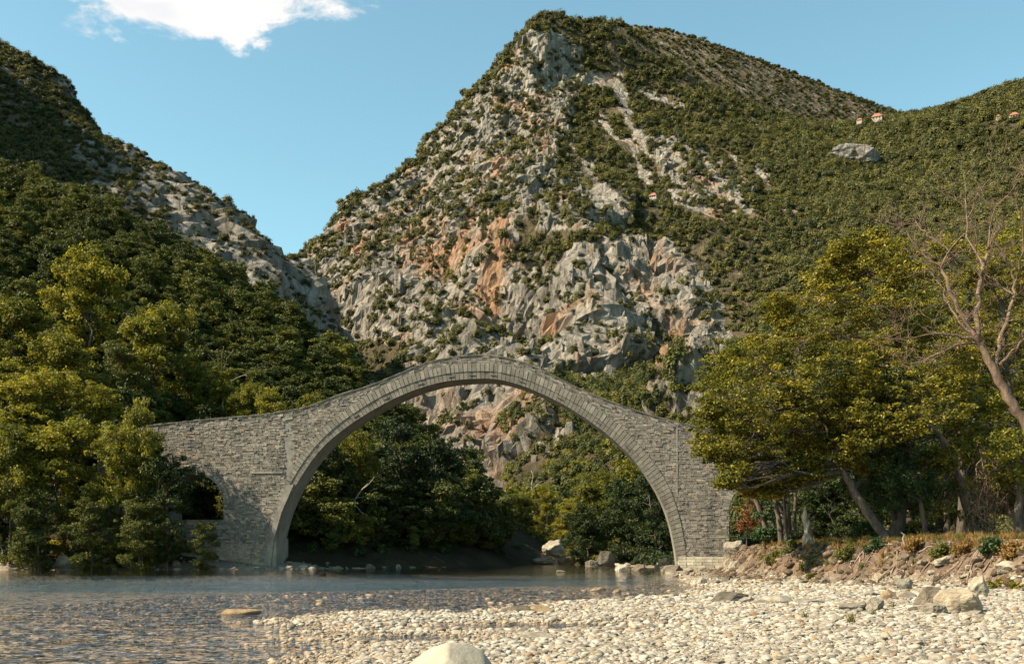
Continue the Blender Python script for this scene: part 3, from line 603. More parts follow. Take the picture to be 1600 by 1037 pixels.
def bridge_rings():
    r = np.random.default_rng(9); n = 148; u = np.linspace(0, 1, n+1); j = 0.06
    def at(C, t): x = t*(len(C)-1); return np.array([np.interp(x, np.arange(len(C)), C[:, 0]), np.interp(x, np.arange(len(C)), C[:, 1])])
    for i in range(n):
        ta, tb = u[i]+j*(u[1]), u[i+1]-j*u[1]; ia, ib, ea, eb = at(INTR, ta), at(INTR, tb), at(EXTR, ta), at(EXTR, tb)
        ma, mb = ia*0.52+ea*0.48, ib*0.52+eb*0.48
        t = float(np.clip(r.normal(0.48, 0.13), 0, 1)) if r.random() > 0.012 else 0.84
        k = 0.985
        add("voussoir", wedge_mesh("voussoir", ia, ib, ia+(ma-ia)*k, ib+(mb-ib)*k, -0.005+r.normal(0, .008), 0.5, float(np.clip(t*0.9-0.08, 0, 1))), M_VOUSS, VAULT[0])
        t = float(np.clip(r.normal(0.50, 0.13), 0, 1)) if r.random() > 0.012 else 0.84
        add("voussoir", wedge_mesh("voussoir", ma, mb, ea, eb, -0.075+r.normal(0, .012), 0.4, t), M_VOUSS, VAULT[0])
    for ai, (c, w, zs, sill) in enumerate(SA):      # rings of the two side arches
        m = 26
        for i in range(m):
            t0 = np.pi*(i+0.05)/m; t1 = np.pi*(i+0.95)/m; q = lambda th, R: np.array([c+R*np.cos(th), zs+R*np.sin(th)])
            add("voussoir", wedge_mesh("voussoir", q(t1, w), q(t0, w), q(t1, w+0.62), q(t0, w+0.62), -0.06+r.normal(0, .01), 0.4, float(np.clip(r.normal(.5, .2), 0, 1))), M_VOUSS, VAULT[ai+1])
    # iron tie plates along the lower ring
    for px in (560, 606, 660, 706, 738, 770, 815, 872, 930, 975):
        k = int(np.argmin(np.abs(INTR[:, 0]-bp(px, 600)[0]))); a = INTR[k]; d = INTR[min(k+1, 300)]-INTR[max(k-1, 0)]
        g = Geo(); g.box(-0.3, 0.3, -0.04, 0.05, -0.035, 0.035); nn = np.array([-d[1], d[0]])/np.linalg.norm(d)
        c = a+nn*0.34
        add("tie_plate", g.mesh("tie_plate"), M_IRON, VAULT[0], loc=(c[0], -0.03, c[1]), rot=(0, -math.atan2(d[1], d[0]), 0))
    # coping stones
    s = TOPL[3, 0]
    while s < TOPL[-4, 0]:
        w = r.uniform(0.42, 0.75); a, b = topz(s), topz(s+w)
        v = [(s+.01, -0.09+r.normal(0, .015), a-.10), (s+w-.01, -0.09, b-.10), (s+w-.01, .55, b-.10), (s+.01, .55, a-.10)]; h = r.uniform(0.07, 0.14)
        v += [(x, y, zz+h) for x, y, zz in v]
        add("coping_stone", new_mesh("coping_stone", v, np.array([(0,3,2,1),(4,5,6,7),(0,1,5,4),(1,2,6,5),(2,3,7,6),(3,0,4,7)]), False, {"tint": np.full(8, float(np.clip(r.normal(.22, .12), 0, 1)))}), M_STONE, PARA[0])
        s += w
bridge_rings()
def bridge_details():
    r = np.random.default_rng(3)
    # pale joint line on the right haunch
    a = bp(1058, 661); b = bp(1058, 775); g = Geo(); g.box(a[0]-0.04, a[0]+0.04, -0.045, 0.1, b[1], topz(a[0])-0.1)
    add("joint_strip", g.mesh("joint_strip"), M_PALEJOINT, bridge)
    # string courses
    for x0, x1, py in ((392, 442, 738),):
        a = bp(x0, py); b = bp(x1, py); g = Geo(); g.box(a[0], b[0], -0.10, 0.1, a[1]-0.09, a[1]+0.09, 0.7)
        add("string_course", g.mesh("string_course"), M_STONE, bridge)
    # plastered haunch slab and foot at the left springing
    out = [(449,758),(460,757),(452,775),(441,800),(433,828),(428,850),(424,884),(412,884),(418,858),(425,830),(430,806)]
    pts = np.array([bp(*q) for q in out]); n = len(pts); y0 = -0.24
    v = [(p[0], y0, p[1]) for p in pts]+[(p[0], 0.1, p[1]) for p in pts]
    f4 = np.array([(i, (i+n)%(2*n), n+(i+1) % n, (i+1) % n) for i in range(n)])
    me = bpy.data.meshes.new("haunch_slab"); me.from_pydata([tuple(map(float, q)) for q in v], [], [tuple(range(n))[::-1]]+[tuple(map(int, q)) for q in f4]); me.update()
    add("haunch_slab", me, M_SOFFIT, bridge)
    a = bp(424, 884); b = bp(433, 840); g = Geo(); g.box(a[0]-0.15, a[0]+0.55, -0.1, BW+0.4, -1.2, b[1]); add("springer_block", g.mesh("springer_block"), M_SOFFIT, bridge)
    # battered footing of the right pier, block by block
    x0 = bp(1059, 900)[0]; x1 = bp(1146, 900)[0]; z0, z1 = -0.9, bp(1100, 869)[1]; nz = 8; hz = (z1-z0)/nz
    g = Geo(); g.box(x0+0.05, x1-0.05, -0.45, 0.4, z0, z1-0.03); foot = add("footing", g.mesh("footing"), M_MORTAR, bridge)
    for k in range(nz):
        s = x0-0.05+0.02*k; za = z0+k*hz; off = 1.1-0.55*k/nz; s -= 0.10*(nz-k)/nz
        while s < x1:
            w = min(r.uniform(0.5, 1.1), x1-s+0.05); g = Geo(); g.box(s+.012, s+w-.012, -off+r.normal(0, .02), 0.5, za+.012, za+hz-.012, float(np.clip(r.normal(.5, .2), 0, 1)))
            add("footing_block", g.mesh("footing_block"), M_FOOT, foot); s += w
    # left pier plinth
    a = bp(300, 880); b = bp(414, 880); g = Geo(); r2 = np.random.default_rng(8); z = -0.8
    for k in range(5):
        s = a[0]-0.1*k; h = 0.3
        while s < b[0]:
            w = r2.uniform(0.4, 0.9); blk = Geo(); blk.box(s+.01, s+w-.01, -0.32+0.05*k+r2.normal(0, .02), 0.1, z+.01, z+h-.01, float(np.clip(r2.normal(.72, .15), 0, 1)))
            add("plinth_block", blk.mesh("plinth_block"), M_STONE, bridge); s += w
        z += h
bridge_details()

# ------------------------------------------------------------------ foliage builders
def leaf_quads(cent, n, size, r, up=0.5, outc=None, tint0=0.45, spread=0.34, aspect=0.62, outn=0.0, ctr=(0, 0, 0.2)):
    """cent (m,3) clump centres with radii (m,3) packed in cols 3:6; n leaves per clump"""
    m = len(cent); c = np.repeat(cent[:, :3], n, 0); R = np.repeat(cent[:, 3:6], n, 0); N = m*n
    d = r.normal(size=(N, 3)); d /= np.linalg.norm(d, axis=1, keepdims=True); rad = r.random((N, 1))**0.45
    p = c+d*rad*R
    nr = d*0.55+r.normal(size=(N, 3))*0.55; nr[:, 2] += up
    if outn: od = p-np.array(ctr); nr = nr*(1-outn)+outn*1.5*od/(np.linalg.norm(od, axis=1, keepdims=True)+1e-6)
    nr = nr; nr /= np.linalg.norm(nr, axis=1, keepdims=True)
    a = np.cross(nr, r.normal(size=(N, 3))); a /= np.linalg.norm(a, axis=1, keepdims=True)+1e-9; b = np.cross(nr, a)
    s = size*r.uniform(0.65, 1.35, (N, 1)); A = a*s*0.5; B = b*s*0.5*aspect
    bow = nr*s*0.10
    v = np.stack([p-A, p+B+bow, p+A, p-B+bow], 1).reshape(-1, 3)
    f = (np.arange(N)*4)[:, None]+np.arange(4)[None]
    ct = np.repeat(r.normal(0, 0.13, m), n)
    t = np.clip(tint0+ct+r.normal(0, spread*0.6, N), 0, 1); return v, f, np.repeat(t, 4)
def bend(a, b, r, k=4, amt=0.12, sag=0.0):
    a = np.asarray(a, float); b = np.asarray(b, float); L_ = np.linalg.norm(b-a); t = np.linspace(0, 1, k+2)[:, None]
    p = a*(1-t)+b*t+r.normal(size=(k+2, 3))*amt*L_*np.sin(np.pi*t)*0.6; p[:, 2:3] += sag*L_*np.sin(np.pi*t); return p
def build_tree(r, trunk, rad, blobs, clumps, nleaf, leaf, clump_r, up=0.5, tint0=0.45, flat=0.6, twig=True, k=7):
    """trunk polyline; blobs (x,y,z,rx,ry,rz). returns (wood mesh data, crown mesh data)"""
    g = Geo(); trunk = np.asarray(trunk, float)
    g.tube(trunk, np.linspace(rad, rad*0.35, len(trunk)), k); cl = []
    for bl in blobs:
        bl = np.asarray(bl, float); c = bl[:3]; R = bl[3:6]
        j = np.argmin(np.linalg.norm(trunk-(c-np.array([0, 0, R[2]*0.9])), axis=1)); j = min(j, len(trunk)-1)
        tr = rad*(1-0.65*j/max(1, len(trunk)-1)); lim = bend(trunk[j], c, r, 4, 0.10)
        g.tube(lim, np.linspace(tr*0.6, tr*0.16, len(lim)), 5)
        n = max(4, int(clumps*R[0]*R[1]*R[2]**0.5)) if clumps < 5 else clumps
        for q in range(n):
            d = r.normal(size=3); d /= np.linalg.norm(d); d[2] = d[2]*0.8+0.12
            far = r.random() < 0.16; cc = c+d*R*((r.random()**0.4) if not far else r.uniform(1.05, 1.5)); s = clump_r*(r.uniform(0.6, 1.35) if not far else r.uniform(0.35, 0.7)); cl.append((*cc, s, s, s*flat))
            if twig and (far or r.random() < 0.5):
                st = lim[r.integers(2, len(lim))]; tw = bend(st, cc, r, 2, 0.12); g.tube(tw, np.linspace(tr*0.13+0.012, 0.008, len(tw)), 3)
    v, f, t = leaf_quads(np.array(cl), nleaf, leaf, r, up, tint0=tint0)
    return g, (v, f, t)
def tree_obj(name, label, cat, loc, wood, leaves, leafmat, barkmat=None, group=None, rotz=0.0, scl=1.0, names=("trunk", "crown")):
    e = thing(name, label, cat, loc, rotz, group); e.scale = (scl, scl, scl) if np.ndim(scl) == 0 else scl
    if wood is not None: add(names[0], wood if isinstance(wood, bpy.types.Mesh) else wood.mesh(names[0], True), barkmat or M_BARK, e)
    add(names[1], leaves if isinstance(leaves, bpy.types.Mesh) else new_mesh(names[1], leaves[0], leaves[1], False, {"tint": leaves[2]}), leafmat, e)
    return e
def random_blobs(r, H, R, n, low=0.35):
    out = []
    for i in range(n):
        a = r.uniform(0, 2*np.pi); h = r.uniform(low, 0.95); rr = R*math.sqrt(max(0.05, 1-((h-0.55)/0.5)**2))*r.uniform(0.25, 0.72)
        s = R*r.uniform(0.20, 0.46); out.append((rr*math.cos(a), rr*math.sin(a), H*h, s, s, s*0.72))
    out.append((0, 0, H*0.9, R*0.45, R*0.45, R*0.4)); out.append((0, 0, H*0.6, R*0.6, R*0.6, R*0.5)); return out

def proto_tree(seed, H, R, nb, clumps, nleaf, leaf, cr, low=0.3, tint0=0.45, up=0.5, flat=0.6, trunk_r=0.16):
    r = np.random.default_rng(seed); tr = [(0, 0, -0.5)]
    for q in range(1, 6): tr.append((r.normal(0, .06)*H*q/5, r.normal(0, .06)*H*q/5, H*0.8*q/5))
    g, lv = build_tree(r, tr, trunk_r, random_blobs(r, H, R, nb, low), clumps, nleaf, leaf, cr, up, tint0, flat)
    return g.mesh("trunk", True), new_mesh("crown", lv[0], lv[1], False, {"tint": lv[2]})

def scatter(name, label, protos, pts, rotz, scl, idx, **props):
    """stuff: thousands of small pieces, instanced on points by geometry nodes"""
    me = bpy.data.meshes.new(name); n = len(pts); me.vertices.add(n); me.vertices.foreach_set("co", np.asarray(pts, np.float32).ravel())
    a = me.attributes.new("rot", 'FLOAT_VECTOR', 'POINT'); rz = np.asarray(rotz, np.float32)
    if rz.ndim == 1: rz = np.c_[np.zeros(n), np.zeros(n), rz]
    a.data.foreach_set("vector", rz.astype(np.float32).ravel())
    a = me.attributes.new("scl", 'FLOAT_VECTOR', 'POINT'); s = np.asarray(scl, np.float32); s = np.repeat(s[:, None], 3, 1) if s.ndim == 1 else s; a.data.foreach_set("vector", s.astype(np.float32).ravel())
    a = me.attributes.new("idx", 'INT', 'POINT'); a.data.foreach_set("value", np.asarray(idx, np.int32))
    o = add(name, me, None, kind="stuff", label=label, **props)
    coll = bpy.data.collections.new(name+"_pieces")
    for k, (pm, mt) in enumerate(protos):
        if len(pm.materials) == 0: pm.materials.append(mt)
        coll.objects.link(bpy.data.objects.new("%s_%02d" % (name, k), pm))
    ng = bpy.data.node_groups.new(name, 'GeometryNodeTree')
    ng.interface.new_socket("Geometry", in_out='INPUT', socket_type='NodeSocketGeometry'); ng.interface.new_socket("Geometry", in_out='OUTPUT', socket_type='NodeSocketGeometry')
    N = ng.nodes; L = ng.links; gi = N.new("NodeGroupInput"); go = N.new("NodeGroupOutput")
    ci = N.new("GeometryNodeCollectionInfo"); ci.inputs[0].default_value = coll; ci.inputs["Separate Children"].default_value = True; ci.inputs["Reset Children"].default_value = True
    io = N.new("GeometryNodeInstanceOnPoints"); io.inputs["Pick Instance"].default_value = True
    def na(nm, ty): q = N.new("GeometryNodeInputNamedAttribute"); q.data_type = ty; q.inputs[0].default_value = nm; return q.outputs[0]
    L.new(gi.outputs[0], io.inputs["Points"]); L.new(ci.outputs[0], io.inputs["Instance"]); L.new(na("idx", 'INT'), io.inputs["Instance Index"])
    L.new(na("rot", 'FLOAT_VECTOR'), io.inputs["Rotation"]); L.new(na("scl", 'FLOAT_VECTOR'), io.inputs["Scale"]); L.new(io.outputs[0], go.inputs[0])
    md = o.modifiers.new("scatter", 'NODES'); md.node_group = ng
    return o

def surf_points(V, F, n, r, margin=160, ymax=1e9):
    q = V[F]; nr = np.cross(q[:, 2]-q[:, 0], q[:, 3]-q[:, 1]); ar = np.linalg.norm(nr, axis=1)*0.5; nr /= (2*ar[:, None]+1e-9)
    c = q.mean(1); px = HX+FPX*c[:, 0]/c[:, 1]; py = HY-FPX*(c[:, 2]-CAMH)/c[:, 1]
    view = np.array([0, 0, CAMH])-c; view /= np.linalg.norm(view, axis=1, keepdims=True); fc = (nr*view).sum(1)
    ok = (px > -margin) & (px < 1600+margin) & (c[:, 2] > 0.3) & (fc > -0.25)
    w = np.where(ok, ar, 0); w /= w.sum(); k = r.choice(len(F), n, p=w); u, v = r.random(n)[:, None], r.random(n)[:, None]
    p = (q[k, 0]*(1-u)+q[k, 1]*u)*(1-v)+(q[k, 3]*(1-u)+q[k, 2]*u)*v; return p, nr[k]

def shrub_mesh(seed, nq, leaf, flat=0.8):
    """round evergreen bush of unit radius, built of leaf tufts on several lobes"""
    r = np.random.default_rng(seed); cl = [(0, 0, 0.45, 0.6, 0.6, 0.55)]
    for i in range(8):
        a = r.uniform(0, 6.28); e = r.uniform(0, 1.2); d = r.uniform(0.4, 0.72)
        s = r.uniform(0.28, 0.46); cl.append((d*math.cos(a)*math.cos(e), d*math.sin(a)*math.cos(e), 0.42+d*math.sin(e)*flat, s, s, s*0.9))
    v, f, t = leaf_quads(np.array(cl), nq//9, leaf, r, 0.45, tint0=0.45, spread=0.25, aspect=0.8, outn=0.55); return new_mesh("shrub", v, f, False, {"tint": t})

def crag_mesh(seed):
    """angular block of fractured limestone"""
    import bmesh
    r = np.random.default_rng(seed); bm = bmesh.new(); bmesh.ops.create_icosphere(bm, subdivisions=4, radius=1.0); v = np.array([q.co[:] for q in bm.verts]); F = np.array([[w.index for w in f.verts] for f in bm.faces]); bm.free()
    v = np.sign(v)*np.abs(v)**0.5
    for i in range(16):
        n = r.normal(size=3)*np.array([1, 1, .7]); n /= np.linalg.norm(n); d = r.uniform(0.5, 0.95); k = v@n; v = np.where((k > d)[:, None], v-(k-d)[:, None]*n, v)
    c = cell3(v[:, 0]*2.3+seed, v[:, 1]*2.3, v[:, 2]*1.3, seed); v = v*(1+0.13*c[:, None]+0.06*noise3(v[:, 0]*5, v[:, 1]*5, v[:, 2]*3, seed)[:, None]); v /= np.abs(v).max(0)
    return new_mesh("crag", v, F, False, {"rock": np.ones(len(v))})

# ------------------------------------------------------------------ vegetation on the mountains (uncountable: stuff)
def mountain_vegetation():
    r = np.random.default_rng(21); sh = [(shrub_mesh(300+i, 300, 0.20), M_SHRUB) for i in range(6)]+[(shrub_mesh(310+i, 300, 0.20), M_SHRUB2) for i in range(2)]
    p, n = surf_points(MV, MF, 86000, r); px, py = proj(p); d = veg_density(px, py)
    cl = noise3(p[:, 0]/16, p[:, 1]/16, p[:, 2]/16, 5)
    right = smooth((px-1130-0.25*(py-200))/90); low = smooth((py-600)/40)*(px > 800)
    d = np.minimum(1, np.maximum(d, 0)*1.15+0.02)*np.where((right+low > 0.5) | ((px > 900) & (py < 375)), 1.05, 0.84)*np.clip(0.86+1.5*cl+0.5*noise3(p[:, 0]/45, p[:, 1]/45, p[:, 2]/45, 6), 0.10, 1.2)*0.86; d = np.where(d > 0.35, d+0.55*right+0.4*low, d)
    d *= np.where(n[:, 2] < 0.30, 0.35, 1.0)
    for hx, hy in ((1367, 190), (1340, 192), (1580, 194), (1556, 197), (1018, 327)): d = np.where(np.hypot(px-hx, (py-hy-6)*1.3) < 11, 0, d)
    k = r.random(len(p)) < d; p = p[k]; px = px[k]; right = right[k]
    hid = p[:, 1] > 1e9
    s = r.lognormal(0.82, 0.45, len(p))*(1+0.55*right)*(1+0.35*cl[k]); s = np.minimum(s, 0.0065*p[:, 1]+0.6); m = len(p)
    scatter("shrubs", "dark green evergreen shrubs clothing the rocky mountain", sh, p-np.c_[np.zeros(m), np.zeros(m), 0.25*s], r.uniform(0, 6.28, m), np.c_[s, s, s*r.uniform(0.8, 1.35, m)], np.where(r.random(m) < 0.13, r.integers(6, 8, m), r.integers(0, 6, m)), category="shrubs")
    p, n = surf_points(BV, BF, 9000, r); m = len(p); s = r.lognormal(1.05, 0.3, m)
    q, n = surf_points(MV, MF, 26000, r); px, py = proj(q); d = veg_density(px, py, False); k = (r.random(len(q)) < np.clip(1-d, 0, 1)**1.3*0.8) & (n[:, 2] > 0.05); q, n = q[k], n[k]; c = len(q)
    w = np.minimum(r.lognormal(math.log(1.7), 0.5, c), 6.0); az = np.arctan2(n[:, 1], n[:, 0])+r.normal(0, .45, c)
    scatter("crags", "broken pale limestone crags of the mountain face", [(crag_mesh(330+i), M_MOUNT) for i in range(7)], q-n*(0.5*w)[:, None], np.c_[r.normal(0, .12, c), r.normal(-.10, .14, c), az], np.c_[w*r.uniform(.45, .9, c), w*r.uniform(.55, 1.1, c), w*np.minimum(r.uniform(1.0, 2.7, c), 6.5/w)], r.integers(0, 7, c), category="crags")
    scatter("shrubs_behind", "low shrubs covering the rounded mountain behind the peak", sh, p, r.uniform(0, 6.28, m), np.c_[s, s, s*.8], r.integers(0, 6, m), category="shrubs")
    p, n = surf_points(L2V, L2F, 14000, r); px, py = proj(p); rk = np.clip(0.80-0.55*smooth((px-60-0.20*(py-150))/260)+0.35*noise3(px/30, py/30, 0.4, 91), 0.1, 1)
    k = r.random(len(p)) < rk*np.where(n[:, 2] < 0.35, 0.4, 1); p = p[k]; m = len(p); s = r.lognormal(0.55, 0.3, m)
    scatter("hill_shrubs", "olive green shrubs on the rocky hill under the cloud", sh, p-np.c_[np.zeros(m), np.zeros(m), 0.2*s], r.uniform(0, 6.28, m), np.c_[s, s, s], r.integers(0, 6, m), category="shrubs")
mountain_vegetation()
def valley_wood():
    r = np.random.default_rng(24); pr = [(shrub_mesh(340+i, 420, 0.17), M_WOOD) for i in range(4)]+[(shrub_mesh(344, 420, 0.17), M_BANK)]; nearf = MF[MV[MF[:, 0], 1] < 430]
    p, n = surf_points(MV, nearf, 9000, r); px, py = proj(p); k = (veg_density(px, py) > 0.6) & (p[:, 2] > 2) & (px > 780) & (p[:, 1] > 150); p = p[k]; m = len(p); s = r.lognormal(math.log(1.9), .38, m)
    scatter("valley_wood", "green wood on the slope of the valley behind the right half of the bridge", pr, p-np.c_[np.zeros(m), np.zeros(m), 0.2*s], r.uniform(0, 6.28, m), np.c_[s, s, s*r.uniform(.9, 1.5, m)], r.integers(0, 5, m), category="forest")
valley_wood()
def wooded_hill():
    r = np.random.default_rng(22); pr = [(proto_tree(400+i, 7.5, 3.0, 9, 9, 44, 0.36, 0.75, 0.2, 0.42)[1], M_FOREST) for i in range(5)]
    p, n = surf_points(L1V, L1F, 6800, r); k = (p[:, 2] > 1.5+0*p[:, 0]); p = p[k]
    # keep clear of the bridge
    q = np.c_[(p[:, :2]-P0)@BU, (p[:, :2]-P0)@BN]; k = ~((np.abs(q[:, 1]-1.6) < 5.5)) & ~((q[:, 1] < 3) & (q[:, 0] > -28) & (q[:, 0] < 20)); p = p[k]
    px, py = proj(p); tp = py-7.0*FPX/p[:, 1]; p = p[(px < 560) | (tp > np.interp(px, [560, 600, 650, 750, 790, 830, 900], [590, 612, 645, 725, 800, 868, 900]))]
    m = len(p); s = np.clip(r.lognormal(math.log(.62), .28, m), .35, 1.05)
    scatter("forest", "dense dark green wood covering the near hillside behind the bridge", pr, p, r.uniform(0, 6.28, m), np.c_[s, s, s*r.uniform(.85, 1.2, m)], r.integers(0, 5, m), category="forest")
wooded_hill()

# ------------------------------------------------------------------ placing helpers
def land_z(x, y):
    x = np.atleast_1d(float(x)); y = np.atleast_1d(float(y)); z = ground_z(x, y)[0]
    if y[0] > 60 and x[0] < 14: z = max(z, f_left1(x, y)[0])
    if y[0] > 118: z = max(z, f_main(x, y)[0])
    return z
def hit_ground(px, py, y0=9.0, y1=165.0):
    Y = np.linspace(y0, y1, 1500); q = np.array([(px-HX)/FPX*Y, Y, CAMH+(HY-py)/FPX*Y]); g = ground_z(q[0], q[1]); k = np.argmax(q[2] <= g)
    return q[:, k] if (q[2] <= g).any() else q[:, -1]
def hit_mount(px, py):
    Y = np.linspace(190, 1000, 3000); q = np.array([(px-HX)/FPX*Y, Y, CAMH+(HY-py)/FPX*Y]); g = f_main(q[0], q[1]); d = q[2]-g; k = np.argmax(d <= 0) if (d <= 0).any() else np.argmin(d); return np.array([q[0, k], q[1, k], g[k]])

# ------------------------------------------------------------------ trees of the left bank and under the arch (copies of a few built trees)
BANKP = [proto_tree(500+i, 10, 4.0, 24, 12, 80, 0.21, 0.62, 0.05, 0.45, 0.5, 0.6, 0.15) for i in range(5)]
DARKP = [proto_tree(540+i, 10, 3.8, 22, 11, 76, 0.24, 0.68, 0.04, 0.42, 0.4, 0.6, 0.18) for i in range(4)]
for w, c in BANKP: w.materials.append(M_BARK); c.materials.append(M_BANK)
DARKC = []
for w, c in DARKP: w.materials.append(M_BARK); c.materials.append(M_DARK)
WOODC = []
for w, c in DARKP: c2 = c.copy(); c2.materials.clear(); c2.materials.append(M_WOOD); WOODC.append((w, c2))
def place_tree(protos, k, px, Y, topy, wpx, label, name="bank_tree", group=None, basey=None, rz=None):
    x = (px-HX)/FPX*Y; z = land_z(x, Y) if basey is None else P(px, basey, Y)[2]
    top = CAMH+(HY-topy)/FPX*Y; h = max(1.5, top-z); w = wpx/FPX*Y/8.0; w_, c_ = protos[k % len(protos)]
    e = thing(name, label, "tree", (x, Y, z), rz if rz is not None else (k*2.399) % 6.28, group); e.scale = (w, w, h/11.2)
    add("trunk", w_, None, e); add("crown", c_, None, e); return e
LEFT_TREES = [
 ("B", 0, 135, 150, 362, 165, "tall yellow-green tree on the slope above the bridge's end, highest crown of the bank"),
 ("B", 1, 22, 140, 445, 150, "yellow-green tree cut by the picture's edge below the wooded hill"),
 ("B", 2, 250, 138, 450, 140, "slender yellow-green tree rising behind the end of the bridge wall"),
 ("B", 3, 345, 140, 565, 90, "small green tree just above the bridge wall near a bare tree"),
 ("B", 4, 425, 135, 592, 95, "low bright shrub-like tree behind the bridge parapet by the vertical groove"),
 ("B", 0, 490, 136, 598, 90, "low bright tree behind the parapet where the arch starts to climb"),
 ("W", 1, 190, 133, 520, 120, "mid green tree between the slender tree and the tallest crown"),
 ("B", 2, 100, 104, 635, 185, "broad sunlit yellow tree at the water in front of the bridge's end"),
 ("B", 3, 190, 103, 650, 130, "sunlit tree leaning beside the broad yellow one on the shore"),
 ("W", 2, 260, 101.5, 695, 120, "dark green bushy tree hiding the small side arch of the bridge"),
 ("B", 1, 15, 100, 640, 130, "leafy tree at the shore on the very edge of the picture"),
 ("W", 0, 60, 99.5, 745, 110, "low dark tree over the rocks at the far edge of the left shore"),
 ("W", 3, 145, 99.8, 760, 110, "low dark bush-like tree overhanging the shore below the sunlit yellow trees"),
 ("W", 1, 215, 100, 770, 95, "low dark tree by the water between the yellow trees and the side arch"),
 ("B", 4, 222, 102.3, 600, 105, "green tree whose crown overlaps the upper end of the bridge wall"),
 ("B", 2, 60, 118, 560, 150, "tree with loose yellow-green crown behind the shore trees"),
 ("B", 1, 90, 128, 500, 130, "sunny tree filling the gap between the tallest crown and the edge tree"),
 ("B", 3, 160, 122, 590, 120, "yellow-green tree above the sunlit shore trees, below the tallest crown"),
 ("B", 0, 300, 142, 545, 90, "yellow-green tree between the slender tree and the bare grey tree"),
 ("B", 2, 385, 138, 585, 70, "small bright tree just left of the low shrub-like tree behind the parapet"),
 ("B", 4, 20, 125, 545, 120, "loose yellow tree on the picture's edge above the shore trees"),
 ("W", 3, 318, 100.5, 805, 60, "small dark bush tree at the foot of the left pier"),
]
for kind, k, px, Y, ty, w, lab in LEFT_TREES: place_tree({"B": BANKP, "W": WOODC}[kind], k, px, Y, ty, w, lab)
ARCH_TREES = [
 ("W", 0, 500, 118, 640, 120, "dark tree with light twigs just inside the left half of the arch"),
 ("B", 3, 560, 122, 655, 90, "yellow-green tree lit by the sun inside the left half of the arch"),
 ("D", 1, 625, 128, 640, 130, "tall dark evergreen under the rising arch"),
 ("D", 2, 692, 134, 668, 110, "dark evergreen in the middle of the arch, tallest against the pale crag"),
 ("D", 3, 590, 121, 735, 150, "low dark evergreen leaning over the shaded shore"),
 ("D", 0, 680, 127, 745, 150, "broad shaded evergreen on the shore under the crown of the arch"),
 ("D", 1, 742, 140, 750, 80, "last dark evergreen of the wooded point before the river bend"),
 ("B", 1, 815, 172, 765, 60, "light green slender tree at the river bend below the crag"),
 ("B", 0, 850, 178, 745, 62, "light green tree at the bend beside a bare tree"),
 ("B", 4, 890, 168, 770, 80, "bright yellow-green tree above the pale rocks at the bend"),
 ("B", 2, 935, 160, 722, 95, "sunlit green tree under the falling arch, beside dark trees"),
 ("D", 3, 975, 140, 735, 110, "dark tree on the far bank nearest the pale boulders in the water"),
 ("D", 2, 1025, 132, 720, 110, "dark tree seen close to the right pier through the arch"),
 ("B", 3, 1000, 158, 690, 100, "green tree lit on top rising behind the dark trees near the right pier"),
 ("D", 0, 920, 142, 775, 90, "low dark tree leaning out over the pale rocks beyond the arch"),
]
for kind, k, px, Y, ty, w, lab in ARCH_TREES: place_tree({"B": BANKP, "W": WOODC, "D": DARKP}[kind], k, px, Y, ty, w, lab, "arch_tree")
for px, ty, w, lab in ((1490, 160, 26, "tall dark tree standing out on the skyline of the saddle"), (1478, 172, 20, "smaller dark skyline tree beside the tall one on the saddle"), (1545, 160, 16, "small round tree on the skyline near the red-roofed houses")):
    q = hit_mount(px, 192); place_tree(DARKP, 1, px, q[1], ty, w, lab, "skyline_tree", basey=HY-(q[2]-CAMH)*FPX/q[1])

# ------------------------------------------------------------------ trees of the right bank
def local(l, base): return [tuple(P(*q)-base) for q in l]
def bank_tree(seed, name, label, base, trunk, rad, blobs, mat, clumps=40, nleaf=62, leaf=0.17, cr=0.52, flat=0.45, up=0.7, tint0=0.45, bark=None, stems=(), cat="tree", names=("trunk", "crown"), dj=1.6):
    r = np.random.default_rng(seed); Y = base[2]; b = P(*base); b[2] = max(land_z(b[0], b[1])-0.1, -1) if base[1] > 0 else b[2]
    tr = [P(px, py, Y+dy)-b for px, py, dy in trunk]; tr[0] = np.array([tr[0][0], tr[0][1], -0.3])
    n = len(tr); tt = np.linspace(0, n-1, n*3); tr = np.stack([np.interp(tt, np.arange(n), np.array(tr)[:, i]) for i in range(3)], 1); tr[1:-1] += r.normal(size=(len(tr)-2, 3))*rad*0.12
    bl = [(*(P(px, py, Y+r.normal(0, dj))-b), rp/FPX*Y*1.05, rp/FPX*Y*1.25, rp/FPX*Y*0.85) for px, py, rp in blobs]
    g, lv = build_tree(r, tr, rad, bl, clumps, nleaf, leaf, cr, up, tint0, flat)
    for st, sr in stems:
        q = np.array([P(px, py, Y+dy)-b for px, py, dy in st]); g.tube(q, np.linspace(sr, sr*0.45, len(q)), 6)
    return tree_obj(name, label, cat, b, g, lv, mat, bark, names=names)
bank_tree(601, "plane_tree", "plane tree with curved trunk leaning out from the bank towards the bridge", (1402, 866, 56), [(1402,866,0),(1378,832,0),(1352,795,0),(1335,768,.2),(1318,738,.4),(1308,700,.7),(1290,660,1),(1262,620,1),(1235,585,1)], 0.29,
  [(1290,640,58),(1230,600,58),(1185,570,50),(1150,620,52),(1118,668,34),(1180,675,52),(1230,680,42),(1280,695,34),(1185,722,36),(1130,712,28),(1250,540,55),(1300,575,55),(1148,736,20),(1210,640,50),(1112,640,26),(1255,725,22),(1320,660,38),(1335,620,40),(1300,690,26),(1350,690,26),(1160,755,20),(1215,745,22),(1105,700,20),(1340,650,34),(1240,750,16),(1270,742,14),(1180,768,14),(1330,716,18),(1362,735,16),(1205,770,12),(1135,752,12)], M_PLANE)
